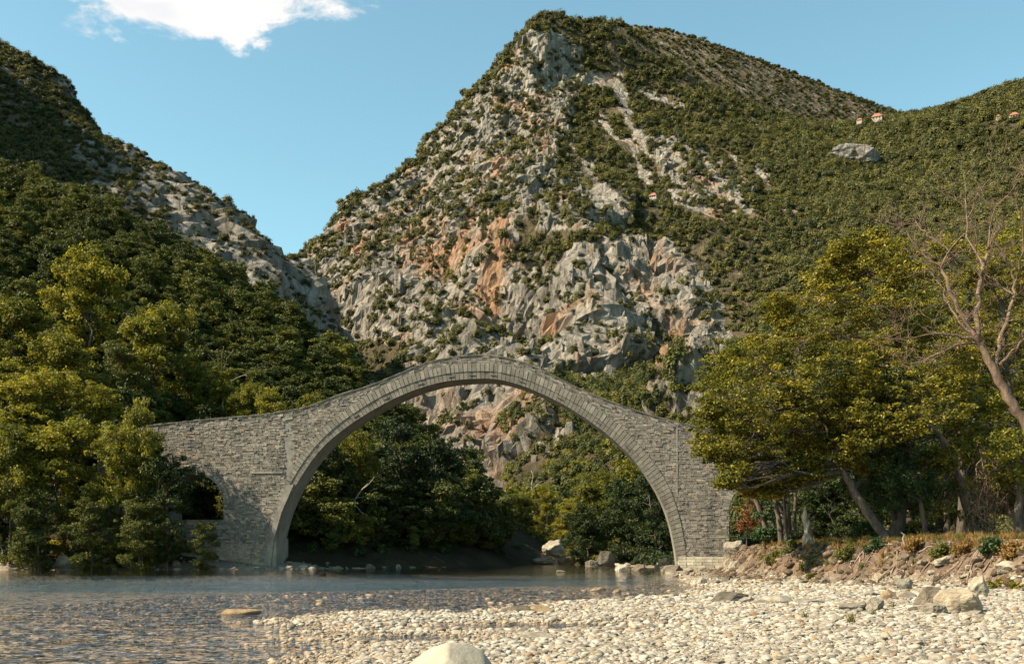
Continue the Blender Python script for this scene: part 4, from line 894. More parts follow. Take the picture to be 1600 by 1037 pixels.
bank_tree(602, "stem_cluster_tree", "cluster of thin bare-stemmed trees beside the right pier", (1222, 838, 66), [(1222,838,0),(1215,800,0),(1206,765,0),(1190,730,0),(1175,690,0)], 0.2,
  [(1180,745,30),(1220,725,36),(1150,690,40),(1200,660,46),(1160,640,40),(1240,690,40),(1120,600,34),(1140,560,34)], M_BANK, stems=[([(1200,835,1),(1185,790,1),(1172,760,1),(1165,730,1)], 0.2), ([(1238,838,.5),(1222,800,.5),(1205,770,.5)], 0.13), ([(1228,835,-.5),(1226,790,-.5),(1221,740,-.5)], 0.15), ([(1240,830,0),(1243,780,0),(1243,720,0)], 0.14), ([(1235,835,.3),(1232,790,.3),(1230,750,.3)], 0.12)])
bank_tree(603, "tall_plane_tree", "tallest yellow-green plane tree on the bank with slanting reddish trunk", (1540, 858, 60), [(1545,858,0),(1515,815,0),(1503,764,0),(1493,734,0),(1482,699,0),(1466,680,0),(1438,644,0),(1420,595,0),(1409,551,0),(1400,480,0),(1390,430,0)], 0.26,
  [(1340,425,48),(1290,465,50),(1385,405,40),(1330,500,60),(1400,480,55),(1270,520,46),(1415,430,38),(1360,560,55),(1430,520,45),(1232,505,36),(1212,478,24),(1325,392,24),(1200,540,30),(1300,430,30),(1370,376,20)], M_PLANE, bark=M_DEADBARK)
bank_tree(604, "ivy_tree", "upright trunk smothered in dark green ivy behind the leaning plane tree", (1398, 852, 58.5), [(1398,852,0),(1402,780,0),(1404,700,0),(1400,620,0),(1398,560,0)], 0.45,
  [(1395,735,42),(1380,780,42),(1425,765,46),(1365,725,34),(1412,690,42),(1400,640,42),(1345,765,28),(1455,775,28),(1440,720,34),(1400,595,34),(1375,665,32)], M_IVY, clumps=26, nleaf=90, leaf=0.15, flat=0.9, up=0.25, names=("trunk", "ivy"))
bank_tree(605, "corner_tree", "leafy tree behind the dead tree with yellowing leaves", (1600, 850, 66), [(1600,850,0),(1590,760,0),(1580,660,0),(1570,560,0),(1565,470,0)], 0.4,
  [(1560,470,52),(1605,520,60),(1540,565,52),(1590,620,55),(1500,620,50),(1550,690,50),(1610,720,55),(1480,680,45),(1610,430,40),(1515,520,40),(1640,600,60),(1530,430,30),(1470,590,40)], M_PLANE, clumps=28, nleaf=70)
bank_tree(612, "back_tree", "tall leafy tree whose crown fills the gap between tall plane and dead tree", (1500, 850, 70), [(1500,850,0),(1505,760,0),(1500,640,0),(1510,520,0),(1515,430,0)], 0.35,
  [(1500,425,44),(1555,405,40),(1605,385,46),(1460,470,46),(1540,480,55),(1600,465,55),(1500,540,50),(1570,560,55),(1450,540,45),(1640,430,50),(1480,390,28),(1440,610,45),(1620,560,55)], M_BANK, clumps=26, nleaf=62, leaf=0.19)
bank_tree(614, "front_plane_tree", "yellow-green plane tree crown over the ivy, right of the leaning plane tree", (1450, 856, 56.5), [(1450,856,0),(1440,790,0),(1425,720,0),(1410,650,0),(1400,590,0)], 0.16,
  [(1380,560,46),(1430,595,46),(1365,625,42),(1455,650,42),(1400,665,38),(1485,600,38),(1345,590,36),(1430,540,36),(1500,555,34),(1410,715,26),(1470,720,26)], M_PLANE, clumps=30, nleaf=58)
bank_tree(613, "middle_tree", "green tree filling the space between ivy trunk and hanging vines", (1478, 852, 63), [(1478,852,0),(1480,780,0),(1475,700,0),(1478,620,0)], 0.22,
  [(1470,620,40),(1510,600,36),(1440,650,36),(1500,660,40),(1470,700,38),(1520,720,32),(1440,580,32),(1540,640,34),(1490,760,30)], M_BANK, clumps=24, nleaf=60)
bank_tree(606, "vine_tree", "green creeper-covered tree at the picture's edge above the eroded bank", (1590, 858, 55), [(1590,858,0),(1592,800,0),(1596,730,0),(1600,660,0)], 0.3,
  [(1590,740,34),(1575,700,30),(1600,690,34),(1600,780,28),(1560,755,22),(1620,730,40),(1570,790,20)], M_BANK, clumps=24, nleaf=80, flat=0.8, up=0.3)
bank_tree(607, "young_tree", "slim young tree with thin yellow foliage in front of the ivy", (1462, 855, 60), [(1462,855,0),(1466,800,0),(1460,740,0),(1470,690,0)], 0.12,
  [(1465,800,28),(1440,815,22),(1480,770,26),(1500,800,20),(1455,745,24),(1430,790,20)], M_PLANE, clumps=9, nleaf=36, flat=0.5, tint0=0.55)
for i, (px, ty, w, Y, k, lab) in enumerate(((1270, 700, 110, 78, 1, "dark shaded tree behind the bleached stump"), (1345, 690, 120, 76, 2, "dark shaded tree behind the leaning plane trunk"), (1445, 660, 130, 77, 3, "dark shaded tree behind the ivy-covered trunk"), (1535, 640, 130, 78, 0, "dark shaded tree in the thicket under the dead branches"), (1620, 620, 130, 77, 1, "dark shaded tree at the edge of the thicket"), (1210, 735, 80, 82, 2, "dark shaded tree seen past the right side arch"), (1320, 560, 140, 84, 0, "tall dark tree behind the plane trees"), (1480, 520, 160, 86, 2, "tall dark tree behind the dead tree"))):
    place_tree(DARKP, k, px, Y, ty, w, lab, "thicket_tree")  # thicket crowns use the dark leaf colour to paint in their shade
bank_tree(608, "red_shrub", "shrub with dry reddish-brown leaves next to the right pier", (1166, 838, 80), [(1166,838,0),(1168,810,0),(1166,785,0)], 0.06,
  [(1166,800,16),(1172,775,14),(1160,822,14),(1180,815,14),(1168,755,10)], M_RUST, clumps=9, nleaf=30, leaf=0.17, cr=0.4, flat=0.9, up=0.2, cat="shrub", names=("stem", "foliage"), dj=0.4)
bank_tree(609, "green_shrub", "green shrub between the red-leaved shrub and the bare stems", (1195, 842, 67), [(1195,842,0),(1196,815,0),(1194,790,0)], 0.06,
  [(1192,805,16),(1200,830,14),(1188,835,14),(1205,790,12)], M_IVY, clumps=7, nleaf=50, leaf=0.2, cr=0.4, cat="shrub", names=("stem", "foliage"), dj=0.4)
bank_tree(610, "bank_bush", "olive bush sprawling over the bank below the bleached stump", (1290, 880, 56), [(1290,880,0),(1290,868,0),(1288,858,0)], 0.04,
  [(1285,868,16),(1265,872,14),(1305,862,14),(1280,885,14),(1258,886,10),(1300,880,10),(1318,852,10)], M_GREENGRASS, clumps=8, nleaf=36, leaf=0.14, cr=0.3, cat="bush", names=("stem", "foliage"), dj=0.3)
bank_tree(611, "bank_bush", "green bush on the bank top between stump and leaning trunk", (1345, 838, 58), [(1345,838,0),(1345,828,0),(1344,815,0)], 0.04,
  [(1340,825,14),(1355,818,12),(1330,832,12),(1362,832,10)], M_IVY, clumps=8, nleaf=40, leaf=0.14, cr=0.32, cat="bush", names=("stem", "foliage"), dj=0.3)

for i, (px, py, w, mt, lab) in enumerate(((1238, 862, 13, M_GREENGRASS, "low olive bush beside the tumbled stone heap"), (1325, 872, 15, M_GREENGRASS, "olive bush on the bank face below the leaning trunk's roots"), (1368, 858, 12, M_IVY, "dark green bush tight against the foot of the leaning trunk"), (1432, 858, 13, M_GRASS, "dry orange bush on the bank edge by the white root stick"), (1470, 866, 11, M_GREENGRASS, "olive tuft-like bush on the bank edge behind the boulder group"), (1508, 862, 12, M_GRASS, "dry orange bush on the bank edge above the boulder group"), (1552, 860, 13, M_IVY, "dark green bush under the hanging vines"), (1585, 868, 13, M_GRASS, "dry orange bush at the picture's edge on the bank"), (1212, 876, 11, M_GREENGRASS, "small olive bush on the bank face below the bare stems"))):
    Y = hit_ground(px, py, 36, 75)[1]; bank_tree(620+i, "bank_bush", lab, (px, py, Y), [(px, py, 0), (px, py-w*.5, 0), (px+1, py-w, 0)], 0.03, [(px, py-w*.5, w*.8), (px-w*.8, py-w*.2, w*.6), (px+w*.8, py-w*.3, w*.6), (px, py-w, w*.5)], mt, clumps=8, nleaf=40, leaf=0.12, cr=0.26, flat=0.8, up=0.4, cat="bush", names=("stem", "foliage"), dj=0.2)

# ------------------------------------------------------------------ dead trees
def grow_twigs(g, pts, rad, r, depth, lean=0.0):
    pts = np.asarray(pts, float)
    for i in range(1, len(pts)):
        for q in range(3 if depth > 1 else 2):
            if r.random() > 0.8: continue
            d = pts[i]-pts[i-1]; L_ = np.linalg.norm(d); d = d/L_; side = r.normal(size=3)*0.75; side[2] += 0.45; v = d*0.6+side; v /= np.linalg.norm(v)
            ln = r.uniform(0.7, 1.9)*(1.0 if depth > 1 else 0.55); a = pts[i-1]+(pts[i]-pts[i-1])*r.random()
            tw = [a]; cur = v
            for s in range(4): cur = cur+r.normal(size=3)*0.28; cur /= np.linalg.norm(cur); tw.append(tw[-1]+cur*ln/4)
            rr = max(rad*0.5, 0.012); g.tube(np.array(tw), np.linspace(rr, rr*0.3, 5), 4)
            if depth > 1: grow_twigs(g, tw, rr, r, depth-1)
def dead_tree(seed, name, label, Y, base, limbs, mat, twigs=2, thin=1.0):
    r = np.random.default_rng(seed); b = P(base[0], base[1], Y); b[2] = land_z(b[0], b[1])-0.1; e = thing(name, label, "tree", b)
    for i, (pl, r0, r1) in enumerate(limbs):
        if i: r0 *= thin; r1 *= thin
        dep = r.normal(0, 1.2) if i else 0.0; pl = np.array(pl, float); n = len(pl)
        w = np.array([P(px, py, Y+dep*(j/(n-1)))-b for j, (px, py) in enumerate(pl)])
        tt = np.linspace(0, n-1, n*3); ws = np.stack([np.interp(tt, np.arange(n), w[:, k]) for k in range(3)], 1); ws[1:-1] += r.normal(size=(len(ws)-2, 3))*0.04
        g = Geo(); g.tube(ws, np.linspace(r0, r1, len(ws)), 8 if r0 > 0.1 else 6)
        if i: grow_twigs(g, w, r1*0.9, r, twigs)
        tk = add("trunk" if i == 0 else "limb", g.mesh("limb", True), mat, e if i == 0 else tk0); tk0 = tk if i == 0 else tk0
    return e
dead_tree(701, "dead_tree", "large leafless dead tree with pale reddish branches spreading over the thicket", 46, (1690, 862),
 [([(1690,862),(1640,740),(1600,657),(1575,617),(1555,577),(1533,542),(1524,524)], 0.27, 0.15),
  ([(1524,524),(1500,488),(1484,453),(1471,417),(1451,404),(1438,393),(1422,369),(1407,351),(1384,346)], 0.16, 0.025),
  ([(1471,417),(1484,389),(1509,364),(1520,340)], 0.07, 0.02), ([(1482,391),(1460,373),(1438,357),(1430,345)], 0.06, 0.02),
  ([(1528,524),(1529,462),(1537,417),(1544,386),(1557,360),(1573,351)], 0.17, 0.03), ([(1537,417),(1513,373),(1509,306),(1506,271)], 0.07, 0.015),
  ([(1513,340),(1531,298),(1562,262)], 0.05, 0.012), ([(1555,570),(1560,542),(1575,493),(1584,457),(1586,435),(1571,404),(1562,386)], 0.15, 0.03),
  ([(1584,460),(1558,442),(1540,428)], 0.06, 0.02), ([(1526,533),(1491,522),(1451,522),(1415,528),(1384,533)], 0.10, 0.015), ([(1529,537),(1500,537),(1464,553),(1438,566),(1402,570)], 0.09, 0.015),
  ([(1522,520),(1500,506),(1480,475),(1473,449),(1451,422)], 0.09, 0.02), ([(1562,570),(1580,550),(1600,528),(1625,505)], 0.10, 0.03), ([(1586,440),(1600,380),(1598,330),(1610,290)], 0.07, 0.015), ([(1544,386),(1550,330),(1580,300),(1600,270)], 0.06, 0.012)], M_DEADBARK, 2, 0.72)
dead_tree(702, "bare_tree", "small leafless grey tree on the slope above the bridge wall", 139, (350, 640), [([(350,650),(348,610),(345,580)], 0.14, 0.07), ([(346,590),(335,565),(325,552)], 0.07, 0.03), ([(346,585),(355,560),(365,545)], 0.07, 0.03), ([(348,605),(370,590),(385,585)], 0.06, 0.03), ([(346,580),(346,555),(350,540)], 0.06, 0.03)], M_PALEWOOD, 1)
dead_tree(703, "bare_tree", "leafless pale tree at the river bend below the crag", 185, (833, 790), [([(833,800),(832,775),(831,755)], 0.22, 0.12), ([(831,760),(820,747),(808,742)], 0.09, 0.04), ([(831,755),(833,742),(830,735)], 0.09, 0.04), ([(831,765),(845,752),(856,750)], 0.09, 0.04)], M_PALEWOOD, 1)
dead_tree(704, "bare_tree", "fallen leafless branches in the shade under the left half of the arch", 117, (560, 830), [([(540,800),(558,775),(575,755)], 0.10, 0.05), ([(556,776),(572,778),(582,790)], 0.06, 0.025), ([(552,785),(565,800),(575,805)], 0.06, 0.025), ([(565,765),(580,752),(585,745)], 0.06, 0.025), ([(545,795),(535,805),(530,818)], 0.06, 0.02)], M_PALEWOOD, 1)
dead_tree(705, "bare_branch", "thin bleached branch hanging above the stump", 57.5, (1300, 760), [([(1312,728),(1292,733),(1284,742),(1282,760)], 0.06, 0.04), ([(1284,745),(1262,756),(1246,760)], 0.04, 0.02), ([(1282,760),(1276,772)], 0.04, 0.02)], M_PALEWOOD, 1)
dead_tree(706, "bare_sapling", "small bare white sapling beside the leaning plane trunk", 58, (1302, 815), [([(1302,818),(1298,806),(1290,797),(1280,790)], 0.035, 0.015), ([(1298,806),(1300,790),(1297,780)], 0.025, 0.012)], M_PALEWOOD, 1)

def stump():
    r = np.random.default_rng(12); Y = 59; b = P(1263, 846, Y); b[2] = land_z(b[0], b[1])-0.15; e = thing("tree_stump", "twisted bleached tree stump standing on the bank", "stump", b)
    top = P(1261, 793, Y)-b; pts = [(0.05, 0, 0), (-0.02, 0, top[2]*0.25), (-0.12, 0.05, top[2]*0.5), (-0.1, 0, top[2]*0.75), (-0.18, 0, top[2])]
    H = top[2]
    for k, (ax, hh, r0, ph) in enumerate(((0.0, 1.0, 0.21, 0.0), (0.16, 0.72, 0.17, 2.1), (-0.17, 0.55, 0.16, 4.0), (0.05, 0.45, 0.2, 5.2))):
        tt = np.linspace(0, 1, 16); g = Geo(); ang = ph+2.6*tt; off = 0.20*(1-tt)+0.05
        p = np.c_[ax*tt-0.16*tt*hh+off*np.cos(ang), 0.7*off*np.sin(ang), H*hh*tt]
        g.tube(p, np.interp(tt, [0, .12, .5, .8, 1], [r0*1.5, r0, r0*.8, r0*.75, 0.03])*(1+0.18*np.sin(tt*17+ph)), 10); me = g.mesh("stump_body", True)
        co = np.empty(len(me.vertices)*3); me.vertices.foreach_get("co", co); co = co.reshape(-1, 3)
        co[:, :2] += 0.10*np.c_[noise3(co[:, 0]*5, co[:, 1]*5, co[:, 2]*3, 5), noise3(co[:, 0]*5, co[:, 1]*5, co[:, 2]*3, 6)]; me.vertices.foreach_set("co", co.ravel()); me.update()
        add("stump_body" if k == 0 else "split_stem", me, M_PALEWOOD, e)
    for q in ([(0.1, 0, top[2]*.6), (0.25, 0, top[2]*.72), (0.32, 0, top[2]*.80)], [(0, 0, .1), (0.5, -.2, -.02), (0.95, -.3, -.1)], [(0, 0, .1), (-.5, -.25, 0), (-.8, -.3, -.1)]):
        g = Geo(); g.tube(np.array(q), [0.16, 0.13, 0.05], 7); add("snag", g.mesh("snag", True), M_PALEWOOD, e)
stump()

# ------------------------------------------------------------------ rocks
def rock_mesh(seed, sub=3, rough=0.10, cuts=9, flat=1.0, boxy=1.0):
    import bmesh
    r = np.random.default_rng(seed); bm = bmesh.new(); bmesh.ops.create_icosphere(bm, subdivisions=sub, radius=1.0)
    v = np.array([q.co[:] for q in bm.verts]); F = np.array([[w.index for w in f.verts] for f in bm.faces]); bm.free()
    v = np.sign(v)*np.abs(v)**boxy
    for i in range(cuts):
        n = r.normal(size=3); n /= np.linalg.norm(n); d = r.uniform(0.55, 0.85); k = v@n; v = np.where((k > d)[:, None], v-(k-d)[:, None]*n*0.92, v)
    v = v*(1+rough*1.2*fbm(v[:, 0]*1.3+seed, v[:, 1]*1.3, v[:, 2]*1.3, 4, seed)[:, None]+0.3*rough*noise3(v[:, 0]*6, v[:, 1]*6, v[:, 2]*6, seed+3)[:, None])
    v[:, 2] *= flat; v /= np.abs(v).max(0); return new_mesh("rock", v, F, sub in (2, 3))
ROCKP = [rock_mesh(800+i, 4, 0.34, 13) for i in range(8)]; ROUNDP = [rock_mesh(820+i, 3, 0.10, 3) for i in range(4)]
ROCKC = {}
def rock_data(k, mat, rounded=False):
    key = (k, mat.name, rounded)
    if key not in ROCKC: m = (ROUNDP if rounded else ROCKP)[k % (4 if rounded else 8)].copy(); m.materials.append(mat); ROCKC[key] = m
    return ROCKC[key]
rr = np.random.default_rng(31)
def rock(px, py, w, h, label, mat=None, group=None, name="boulder", cat="rock", k=None, Y=None, sink=0.35, rz=None, rounded=False, deep=0.8):
    """base at pixel (px,py), w x h pixels as seen"""
    q = hit_ground(px, py) if Y is None else P(px, py, Y); m = q[1]/FPX; k = rr.integers(0, 8) if k is None else k
    hw = w*m/2; hh = h*m/(2-2*sink)
    return add(name, rock_data(int(k), mat or M_ROCK, rounded), loc=(q[0], q[1]+hw*deep*0.5, q[2]+hh*(1-2*sink)), rot=(0, 0, rr.uniform(-.4, .4) if rz is None else rz), scl=(hw*1.05, hw*deep, hh), label=label, category=cat, group=group)
def big_boulder():
    import bmesh
    bm = bmesh.new(); bmesh.ops.create_icosphere(bm, subdivisions=5, radius=1.0); v = np.array([q.co[:] for q in bm.verts]); F = np.array([[w.index for w in f.verts] for f in bm.faces]); bm.free()
    for n, d in (((-.62, -.45, .64), .50), ((.5, -.5, .7), .62), ((.85, -.2, .45), .72), ((0, -1, .35), .60), ((-.1, .3, .95), .74), ((.35, .8, .5), .6), ((-.5, .7, .5), .6), ((-.95, .0, .2), .85)):
        n = np.array(n)/np.linalg.norm(n); k = v@n; v = np.where((k > d)[:, None], v-(k-d)[:, None]*n*0.94, v)
    v = v*(1+0.05*fbm(v[:, 0]*2, v[:, 1]*2, v[:, 2]*2, 4, 77)[:, None]); v /= np.abs(v).max(0)
    m = new_mesh("boulder", v, F, True); q = P(697, 1052, 13.6)
    add("boulder", m, M_PALE, loc=(q[0], q[1], -0.16), scl=(0.86, 0.65, 0.74), label="large smooth pale boulder at the bottom edge of the gravel bar", category="rock")
big_boulder()
rock(812, 957, 60, 12, "long flat white rock at the edge of the shallows, lumpier half nearest the water", rounded=True, k=1)
rock(846, 957, 40, 13, "white rounded hump against the long flat rock in the shallows", rounded=True, k=0)
rock(375, 958, 62, 8, "flat slab lying alone in the shallow water", rounded=True, k=3, Y=27, sink=0.45)
rock(842, 998, 62, 11, "low pale slab half sunk in the gravel above the large boulder", rounded=True, k=2)
rock(815, 990, 26, 7, "small pale stone at the end of the low slab", rounded=True, k=1)
rock(1140, 941, 66, 17, "dark weathered rock with pitted top on the gravel near the water's end", M_GREYROCK, k=3)
rock(1172, 941, 30, 10, "brown rock leaning on the dark weathered rock", M_GREYROCK, k=5)
rock(1215, 942, 52, 14, "smooth pale rounded rock beside the dark weathered one", rounded=True, k=1)
rock(1190, 943, 34, 7, "low pale stone in front of the smooth rounded rock", rounded=True, k=2)
rock(1272, 942, 56, 8, "thin flat grey slab between two larger rocks on the gravel", M_GREYROCK, k=4)
rock(1338, 953, 52, 15, "low grey sloping rock attached to the square block", M_GREYROCK, k=6)
rock(1371, 954, 30, 21, "square grey-brown block standing on the gravel", M_GREYROCK, k=0, sink=.25)
rock(1460, 960, 46, 22, "rounded front boulder of the big pale boulder group", k=1, sink=.25)
rock(1500, 957, 70, 38, "largest angular boulder of the big pale group on the gravel", k=7, sink=.25, deep=0.6)
rock(1456, 948, 52, 32, "broad pale boulder at the back of the big group", k=3, sink=.25)
rock(1534, 932, 34, 34, "pointed white boulder behind the big pale group", k=5, sink=.2)
rock(1526, 962, 34, 11, "flat pale rock at the foot of the largest angular boulder", k=2)
rock(1435, 956, 26, 10, "small low pale rock left of the big boulder group", rounded=True, k=3)
rock(1290, 913, 17, 14, "single white block at the foot of the bank below the olive bush", k=4, sink=.2)
rock(1393, 936, 30, 16, "rounded pale rock between the square block and the bank", rounded=True, k=0)
rock(1418, 935, 34, 12, "pale low boulder in front of the bank's roots", rounded=True, k=2)
rock(1415, 922, 26, 24, "grey angular rock leaning at the bank toe under the roots", M_GREYROCK, k=6)
rock(1373, 912, 20, 18, "tall pale stone at the bank toe", k=0)
rock(1362, 931, 26, 10, "flat pale stone below the tall one at the bank toe", k=4)
rock(1149, 868, 36, 28, "pale rubble heap boulder on the bank touching the right pier", k=6, Y=88, sink=.25)
rock(1140, 888, 26, 20, "rust-stained dark rock wedged beside the pier footing", M_GREYROCK, k=2, Y=80)
rock(1154, 897, 30, 22, "pale boulder under the rust-stained rock by the footing", k=7, Y=76)
rock(1092, 913, 26, 12, "pale flat boulder in front of the pier footing", k=3)
rock(1120, 912, 22, 9, "smaller flat boulder in front of the pier footing", k=4)
rock(1160, 915, 26, 8, "low boulder on the shore right of the footing", k=1)
rock(1050, 898, 46, 20, "broad pale boulder against the inner side of the right pier", k=2, Y=92)
rock(1002, 896, 30, 15, "pointed pale boulder standing in the water beyond the arch", k=5, Y=97, sink=.25)
rock(972, 895, 24, 14, "small pointed pale boulder, leftmost of the row in the water", k=0, Y=98, sink=.25)
rock(1040, 884, 22, 16, "angular grey boulder behind the row in the water", M_GREYROCK, k=6, Y=112)
rock(945, 882, 34, 22, "jumbled grey boulder on the far shore under the dark trees", M_GREYROCK, k=3, Y=128)
rock(925, 884, 24, 12, "low grey boulder on the far shore", M_GREYROCK, k=1, Y=127)
rock(868, 868, 42, 26, "pale pointed rock above the bend of the river", k=5, Y=150, sink=.2)
rock(848, 880, 44, 12, "flat sunlit rock shelf at the river bend", k=2, Y=148, sink=.2)
rock(888, 879, 36, 16, "dark slanting rock beside the sunlit shelf at the bend", M_GREYROCK, k=4, Y=146)
rock(876, 893, 14, 3, "flat pale stone just breaking the water under the arch", k=4, Y=88, rounded=True)
rock(934, 922, 26, 5, "low pebble-coloured rock in the shallows", M_GREYROCK, k=3, Y=44)
rock(964, 925, 14, 5, "small rock next to the low one in the shallows", k=3, Y=42)
for i, (px, w, h, lab) in enumerate(((15, 26, 12, "grey shore rock at the very edge of the picture"), (38, 20, 14, "angular shore rock second from the picture's edge"), (66, 36, 16, "broad pale shore rock under the edge trees"), (95, 30, 22, "sunlit pale shore rock below the broad yellow tree"), (128, 34, 12, "low grey rock on the left shore"), (168, 28, 18, "rounded grey rock on the left shore under low bushes"), (205, 30, 12, "flat pale rock on the left shore"), (233, 20, 26, "upright pale rock near the gravel spit"), (252, 22, 14, "pale wedge rock at the start of the gravel spit"), (272, 22, 16, "pale tilted slab at the start of the gravel spit"))):
    rock(px, 887.5, w, h, lab, M_GREYROCK if "grey" in lab else M_ROCK, k=i, Y=100.5+0.3*i, sink=.25)
for i, (px, w, h, lab) in enumerate(((497, 28, 12, "grey boulder on the shaded shore just inside the arch"), (592, 20, 16, "pale angular boulder on the shaded shore under the arch"), (620, 24, 7, "flat pale boulder at the shaded waterline"), (655, 22, 8, "low boulder at the shaded waterline under the evergreens"), (535, 24, 6, "long low stone at the shaded waterline"))):
    rock(px, 885, w, h, lab, M_GREYROCK if "grey" in lab else M_ROCK, k=i+3, Y=114+2*i, sink=.3)
# rubble along the foot of the right bank and the far shores: look-alike stones
def rubble(n, f, label, group, mat, smin, smax, seed):
    r = np.random.default_rng(seed)
    for i in range(n):
        x, y = f(r); s = r.lognormal(math.log(smin*1.6), 0.4); s = min(max(s, smin), smax); z = land_z(x, y)
        add("stone", rock_data(int(r.integers(0, 8)), mat if r.random() < 0.75 else M_ROCK), loc=(x, y, z+s*0.12), rot=(r.normal(0, .2), r.normal(0, .2), r.uniform(0, 6.28)), scl=(s*r.uniform(.8, 1.3), s*r.uniform(.7, 1.1), s*r.uniform(.4, .75)), label=label, category="stone", group=group)
def along(poly, i0, i1, off, spread):
    seg = np.array(poly[i0:i1+1], float)
    def f(r):
        t = r.random()*(len(seg)-1); k = int(t); a, b = seg[k], seg[k+1]; d = b-a; nn = np.array([d[1], -d[0]])/np.linalg.norm(d); q = a+(b-a)*(t-k)+nn*(off+r.normal(0, spread)); return q[0], q[1]
    return f
rubble(110, along(BANKTOE, 2, 5, -0.1, 0.9), "stone tumbled along the foot of the eroded earth bank", "stones at the foot of the earth bank", M_ROCK, 0.12, 0.42, 41)
rubble(60, along(BARSIDE, 12, 15, 1.2, 1.0), "flat stone on the shore between the gravel bar and the right pier", "stones on the shore before the right pier", M_GREYROCK, 0.14, 0.45, 42)
rubble(70, along(LEFTSIDE, 3, 5, -0.6, 0.7), "stone on the shaded shore under the arch", "stones on the shaded shore", M_GREYROCK, 0.2, 0.7, 43)
rubble(60, along(LEFTSIDE, 5, 9, -0.7, 0.6), "stone on the left shore under the trees", "stones on the left shore", M_GREYROCK, 0.2, 0.6, 44)
rubble(40, along(BARSIDE, 16, 20, 0.8, 1.0), "stone on the far shore beyond the right pier", "stones beyond the right pier", M_ROCK, 0.3, 0.8, 45)
def heap(r):
    t = r.random(); q = P(1195+48*t, 850-26*t+r.normal(0, 4), 61+r.normal(0, .5)); return q[0], q[1]
rubble(30, heap, "pale stone in the tumbled dry-stone heap left of the stump", "stones of the tumbled heap", M_ROCK, 0.14, 0.3, 46)
def wall2(r): return P(1275+60*r.random(), 840, 60.5+r.normal(0, .4))[:2]
rubble(26, wall2, "flat stone of the ruined wall behind the stump", "stones of the ruined wall", M_ROCK, 0.14, 0.32, 47)

# ------------------------------------------------------------------ gravel bar: pebbles (stuff) and the largest cobbles one by one
def pebbles():
    r = np.random.default_rng(51); P_ = [rock_mesh(840+i, 2, 0.10, 2, 1.0) for i in range(6)]; pts = []; S = []
    for (y0, y1, dens, med, sg) in ((10.5, 20, 620, 0.0165, 0.62), (20, 32, 340, 0.0225, 0.58), (32, 64, 150, 0.033, 0.55)):
        x0, x1 = -0.54*y1-1, 0.56*y1+1; n = int(dens*(x1-x0)*(y1-y0)); x = r.uniform(x0, x1, n); y = r.uniform(y0, y1, n)
        k = (np.abs(x) < 0.56*y+1) & (x < 21); x, y = x[k], y[k]; sd = sd_poly(RIVER, x, y); z = ground_z(x, y); tb = -sd_poly(BANKTOE, x, y)
        pr = np.where(sd > 0, 1.0, np.exp(sd/np.where((y < 23) & (x < -2), 0.55, np.where(y > 31, 0.8, 2.0)))*0.75+np.where((y < 23) & (x < -2), 0.004, 0.02)); pr = np.maximum(pr, np.where(sd < 0, 0.26*np.exp(-(((x+5)/10)**2+((y-37)/13)**2)**1.4), 0)); pr = np.where(z < -0.3, 0, pr); pr = np.where(tb > 0.4, 0.02, pr)
        pr *= np.clip(1.0+0.5*noise3(x/1.5, y/1.5, 0, 55), .3, 1.3)
        k = r.random(len(x)) < pr; x, y, z = x[k], y[k], z[k]; s = np.minimum(r.lognormal(math.log(med), sg, len(x)), med*4.5)
        pts.append(np.c_[x, y, z+s*0.22]); S.append(s)
    pts = np.concatenate(pts); S = np.concatenate(S); n = len(pts)
    sc = np.c_[S*r.uniform(.9, 1.5, n), S*r.uniform(.8, 1.15, n), S*r.uniform(.38, .72, n)]; rot = np.c_[r.normal(0, .22, n), r.normal(0, .22, n), r.uniform(0, 6.28, n)]; ix = r.integers(0, 6, n)
    ap = S/pts[:, 1]; ap[(np.abs(pts[:, 0]) > 0.5*pts[:, 1]) | (pts[:, 1] < 14.5) | (pts[:, 2] < 0.0)] = 0; big = np.argsort(-ap)[:260]; rest = np.ones(n, bool); rest[big] = False
    print("pebbles", n)
    scatter("pebbles", "rounded pale pebbles of the gravel bar and shallows", [(m, M_PEBBLE) for m in P_], pts[rest], rot[rest], sc[rest], ix[rest], category="pebbles")
    hi = []
    for k in range(4): m = rock_mesh(850+k, 3, 0.10, 2); m.materials.append(M_PEBBLE); hi.append(m)
    for i in big: add("cobble", hi[ix[i] % 4], loc=pts[i], rot=rot[i], scl=sc[i], label="rounded pale cobble among the pebbles of the gravel bar", category="cobble", group="larger cobbles of the gravel bar")
pebbles()

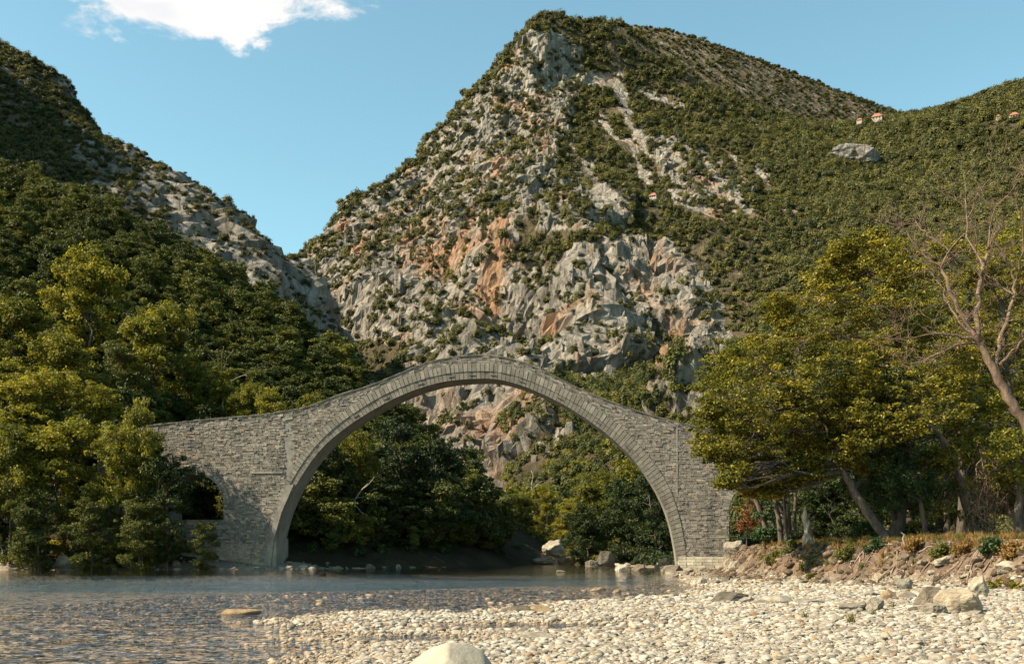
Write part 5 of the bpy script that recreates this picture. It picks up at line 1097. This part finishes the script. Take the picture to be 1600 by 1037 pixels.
# ------------------------------------------------------------------ roots, grass and litter on the eroded bank
def roots():
    r = np.random.default_rng(61)
    for (px, lab, n) in ((1345, "tangle of roots on the bank under the leaning plane tree", 22), (1425, "roots spreading over the eroded bank behind the boulder row", 16), (1500, "pale roots exposed on the bank above the big boulder group", 22), (1565, "thick tangle of roots on the eroded bank by the picture's edge", 26)):
        c = hit_ground(px, 872, 30, 70); e = thing("exposed_roots", lab, "roots", (c[0], c[1], 0))
        for i in range(n):
            x, y = c[0]+r.normal(0, 1.1), c[1]+r.normal(0.2, 0.7); a = r.uniform(-2.6, -0.4); p = []
            for s in range(9):
                p.append((x-c[0], y-c[1], float(ground_z(np.array([x]), np.array([y]))[0])+0.03+0.05*r.random())); a += r.normal(0, 0.45); x += 0.22*math.cos(a); y += 0.17*math.sin(a)
            g = Geo(); rad = r.uniform(0.02, 0.055); g.tube(np.array(p), np.linspace(rad, rad*0.35, 9), 5); add("root", g.mesh("root", True), M_ROOT, e)
    c = P(1412, 905, 47); c[2] = land_z(c[0], c[1]); e = thing("bleached_root", "white upright root stick against the dark bank", "root", c); g = Geo(); g.tube(np.array([(0, 0, -.2), (.05, 0, .2), (-.04, 0, .45), (.03, 0, .65), (-.14, 0, .75)]), [.05, .045, .04, .035, .02], 6); add("stick", g.mesh("stick", True), M_PALEWOOD, e)
    e = thing("hanging_vines", "curtain of dry brown vines hanging from the trees above the bank", "vines", P(1545, 850, 56.5))
    b = P(1545, 850, 56.5)
    for i in range(70):
        px = r.normal(1545, 20); t = P(px, r.uniform(690, 770), 56+r.normal(0, .6))-b; q = P(px+r.normal(0, 14), r.uniform(790, 850), 56+r.normal(0, .5))-b; g = Geo(); g.tube(bend(t, q, r, 6, 0.30), r.uniform(.008, .02), 4); add("vine", g.mesh("vine", True), M_ROOT, e)
roots()
def tuft_mesh(seed, n, h, spread):
    r = np.random.default_rng(seed); a = r.uniform(0, 6.28, n); d = r.random(n)*spread; b = np.c_[d*np.cos(a), d*np.sin(a), np.zeros(n)]
    lean = r.normal(0, .3, (n, 2)); H = h*r.uniform(.5, 1.2, n); w = 0.014
    t1 = b+np.c_[lean*H[:, None]*0.35, H*.6]; t2 = b+np.c_[lean*H[:, None], H*.95]; sx = np.c_[np.cos(a+1.57)*w, np.sin(a+1.57)*w, np.zeros(n)]
    v = np.stack([b-sx, b+sx, t1+sx*.7, t1-sx*.7, t2], 1).reshape(-1, 3); i = (np.arange(n)*5)[:, None]
    return new_mesh("tuft", v, [i+np.array([[0, 1, 2, 3]]), i+np.array([[3, 2, 4]])], False, {"tint": np.repeat(r.random(n), 5)})
def grass():
    r = np.random.default_rng(71); dry = [(tuft_mesh(900+i, 34, 0.42, 0.16), M_GRASS) for i in range(3)]; grn = [(tuft_mesh(910+i, 34, 0.40, 0.16), M_GREENGRASS) for i in range(3)]
    n = 9000; x = r.uniform(13, 40, n); y = r.uniform(34, 72, n); tb = -sd_poly(BANKTOE, x, y); k = (tb > 1.0) & (tb < 9); dn = noise3(x/2.2, y/2.2, 0, 77)
    k &= r.random(n) < np.clip(0.35+1.2*dn, 0.05, 1)*np.where(tb < 2.0, 0.35, 1); x, y = x[k], y[k]; z = ground_z(x, y); m = len(x); s = r.uniform(.5, 1.2, m)
    scatter("dry_grass", "dry orange and green grass on the top of the earth bank", dry+grn, np.c_[x, y, z-0.02], r.uniform(0, 6.28, m), s, np.where(r.random(m) < .62, r.integers(0, 3, m), r.integers(3, 6, m)), category="grass")
    n = 26000; x = r.uniform(13, 40, n); y = r.uniform(34, 75, n); tb = -sd_poly(BANKTOE, x, y); k = (tb > 0.3) & (tb < 12); x, y = x[k], y[k]; z = ground_z(x, y); m = len(x)
    c = np.c_[x, y, z+0.02, np.full(m, .03), np.full(m, .03), np.full(m, .02)]; v, f, t = leaf_quads(c, 1, 0.11, r, 1.4)
    add("leaf_litter", new_mesh("leaf_litter", v, f, False, {"tint": t}), M_LITTER, kind="stuff", label="fallen brown leaves littering the earth bank", category="leaf litter")
    for i, (px, py, h, lab) in enumerate(((1258, 968, 16, "small weed tuft on the gravel below the flat grey slab"), (1330, 972, 20, "tallest weed tuft on the gravel below the square block"), (1365, 962, 14, "weed tuft close under the square grey block"), (1310, 985, 10, "tiny weed lowest down on the gravel bar"), (660, 962, 9, "bright green weed at the waterline"), (1396, 950, 14, "weed tuft between the square block and the big boulder group"))):
        q = hit_ground(px, py); add("weed", grn[i % 3][0], None, None, (q[0], q[1], q[2]), (0, 0, i), h*q[1]/FPX/0.42, label=lab, category="weed")
    for px, py, w, lab in ((1556, 922, 16, "small green shrub beside the pointed white boulder"), (1592, 922, 14, "small green shrub on the gravel at the picture's edge"), (1265, 905, 12, "small green plant at the bank toe near the white block")):
        q = hit_ground(px, py); r2 = np.random.default_rng(px); s = w*q[1]/FPX; g = Geo(); g.tube(np.array([(0, 0, -.1), (0, 0, s*.5), (0.02, 0, s)]), [.02, .015, .006], 5)
        cl = np.array([(r2.normal(0, s*.4), r2.normal(0, s*.4), s*r2.uniform(.2, 1.1), s*.3, s*.3, s*.25) for _ in range(9)]); tree_obj("small_shrub", lab, "shrub", q, g, leaf_quads(cl, 30, 0.11, r2, .6), M_BANK, names=("stem", "foliage"))
grass()

# ------------------------------------------------------------------ far things on the mountain: houses and outcrops
M_WALL = plain_stone("house_wall", (0.32, 0.27, 0.21), (0.46, 0.40, 0.32), 0.6); M_ROOF = plain_stone("roof_tile", (0.24, 0.085, 0.055), (0.36, 0.14, 0.08), 1.5); M_GLASS = plain_stone("dark_window", (0.02, 0.02, 0.025), (0.05, 0.05, 0.06))
def house(px, py, w, label):
    q = hit_mount(px, py); near = np.hypot(MV[:, 0]-q[0], MV[:, 1]-q[1]+4) < 6; q[2] = max(q[2], np.percentile(MV[near, 2], 60)); m = q[1]/FPX; W = w*m; D = W*0.7; H = W*0.28; e = thing("house", label, "house", (q[0], q[1]-4, q[2]+0.8), -0.45)
    g = Geo(); g.box(-W/2, W/2, 0, D, 0, H+2.2); add("wall", g.mesh("wall"), M_WALL, e)
    z = H+2.2; o = W*0.07; rh = W*0.46; v = [(-W/2-o, -o, z), (W/2+o, -o, z), (W/2+o, D+o, z), (-W/2-o, D+o, z), (-W*.18, D/2, z+rh), (W*.18, D/2, z+rh)]
    me = bpy.data.meshes.new("roof"); me.from_pydata(v, [], [(0, 1, 5, 4), (1, 2, 5), (2, 3, 4, 5), (3, 0, 4), (3, 2, 1, 0)]); me.update(); add("roof", me, M_ROOF, e)
    for i in (-.28, 0, .28):
        g = Geo(); g.box(i*W-.45, i*W+.45, -.06, .05, H*.3+2.2, H*.3+3.3); add("window", g.mesh("window"), M_GLASS, e)
house(1367, 199, 16, "white house with red tiled roof on the saddle, largest of the hill houses")
house(1340, 199, 8, "small red-roofed house beside the largest hill house")
house(1580, 200, 13, "red-roofed house among trees by the picture's edge")
house(1556, 203, 7, "tiny house left of the one by the picture's edge")
house(1018, 333, 12, "lone red-roofed chapel above the great cliff")
def outcrop(px, py, w, h, label, seed, dep=0.35, mat=None):
    q = hit_mount(px, py); m = q[1]/FPX; me = rock_mesh(seed, 5, 0.42, 8, boxy=0.55); n = len(me.vertices); a = me.attributes.new("rock", 'FLOAT', 'POINT'); a.data.foreach_set("value", np.ones(n, np.float32))
    me.polygons.foreach_set("use_smooth", np.zeros(len(me.polygons), bool))
    add("rock_outcrop", me, mat or M_MOUNT, loc=(q[0], q[1]+w*m*.1, q[2]+h*m*.5), rot=(0, 0, .2), scl=(w*m/2, w*m*dep, h*m*.62), label=label, category="outcrop")
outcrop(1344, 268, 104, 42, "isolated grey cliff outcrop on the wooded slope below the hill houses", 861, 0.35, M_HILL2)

# ------------------------------------------------------------------ undergrowth along the shaded shores, loose stones in the earth bank
def undergrowth():
    r = np.random.default_rng(81); sh = [(shrub_mesh(320+i, 420, 0.17), M_DARK) for i in range(4)]
    n = 9000; x = r.uniform(-62, 40, n); y = r.uniform(97, 185, n); sd = sd_poly(RIVER, x, y); u = np.c_[(np.c_[x, y]-P0)@BU, (np.c_[x, y]-P0)@BN]
    k = (sd > 1.8) & (sd < 45) & ~((np.abs(u[:, 1]-1.6) < 2.6)) & ~((u[:, 1] < 2) & (u[:, 0] > -26)) & (r.random(n) < np.where(sd < 6, .35, .8)); x, y = x[k], y[k]
    z = np.maximum(ground_z(x, y), np.where(x < 14, f_left1(x, y), -9)); z = np.maximum(z, np.where(y > 118, f_main(x, y), -9)); m = len(x); s = r.uniform(0.5, 1.5, m)
    scatter("undergrowth", "dark undergrowth along the shaded river banks", sh, np.c_[x, y, z-0.1], r.uniform(0, 6.28, m), np.c_[s, s, s*r.uniform(.7, 1.3, m)], r.integers(0, 4, m), category="undergrowth")
    st = [(rock_mesh(870+i, 2, 0.25, 7), M_BANKSTONE) for i in range(4)]
    n = 22000; x = r.uniform(13, 30, n); y = r.uniform(34, 90, n); tb = -sd_poly(BANKTOE, x, y); k = (tb > -1.2) & (tb < 3.2) & (r.random(n) < .62); x, y = x[k], y[k]; z = ground_z(x, y); m = len(x); s = np.minimum(r.lognormal(math.log(.085), .55, m), .3)
    scatter("bank_rubble", "small brown stones and clods in the eroded bank", st, np.c_[x, y, z], np.c_[r.normal(0, .4, m), r.normal(0, .4, m), r.uniform(0, 6.28, m)], np.c_[s*1.2, s, s*.7], r.integers(0, 4, m), category="rubble")
    n = 4200; x = r.uniform(-58, 8, n); y = r.uniform(97, 165, n); sd = sd_poly(RIVER, x, y); k = (sd > -0.4) & (sd < 7) & (x < 3); x, y, sd = x[k], y[k], sd[k]
    z = np.maximum(ground_z(x, y), f_left1(x, y)); m = len(x); s = r.lognormal(math.log(.16), .5, m)
    scatter("shore_rubble", "small grey stones strewn over the shaded shore", [(rock_mesh(880+i, 2, 0.25, 7), M_GREYROCK) for i in range(4)], np.c_[x, y, z], np.c_[r.normal(0, .4, m), r.normal(0, .4, m), r.uniform(0, 6.28, m)], np.c_[s*1.2, s, s*.7], r.integers(0, 4, m), category="rubble")
M_BANKSTONE = rock_material("bank_stone", (0.055, 0.038, 0.024), (0.13, 0.092, 0.06), (0.27, 0.22, 0.165), 4, False, 0.01)
undergrowth()
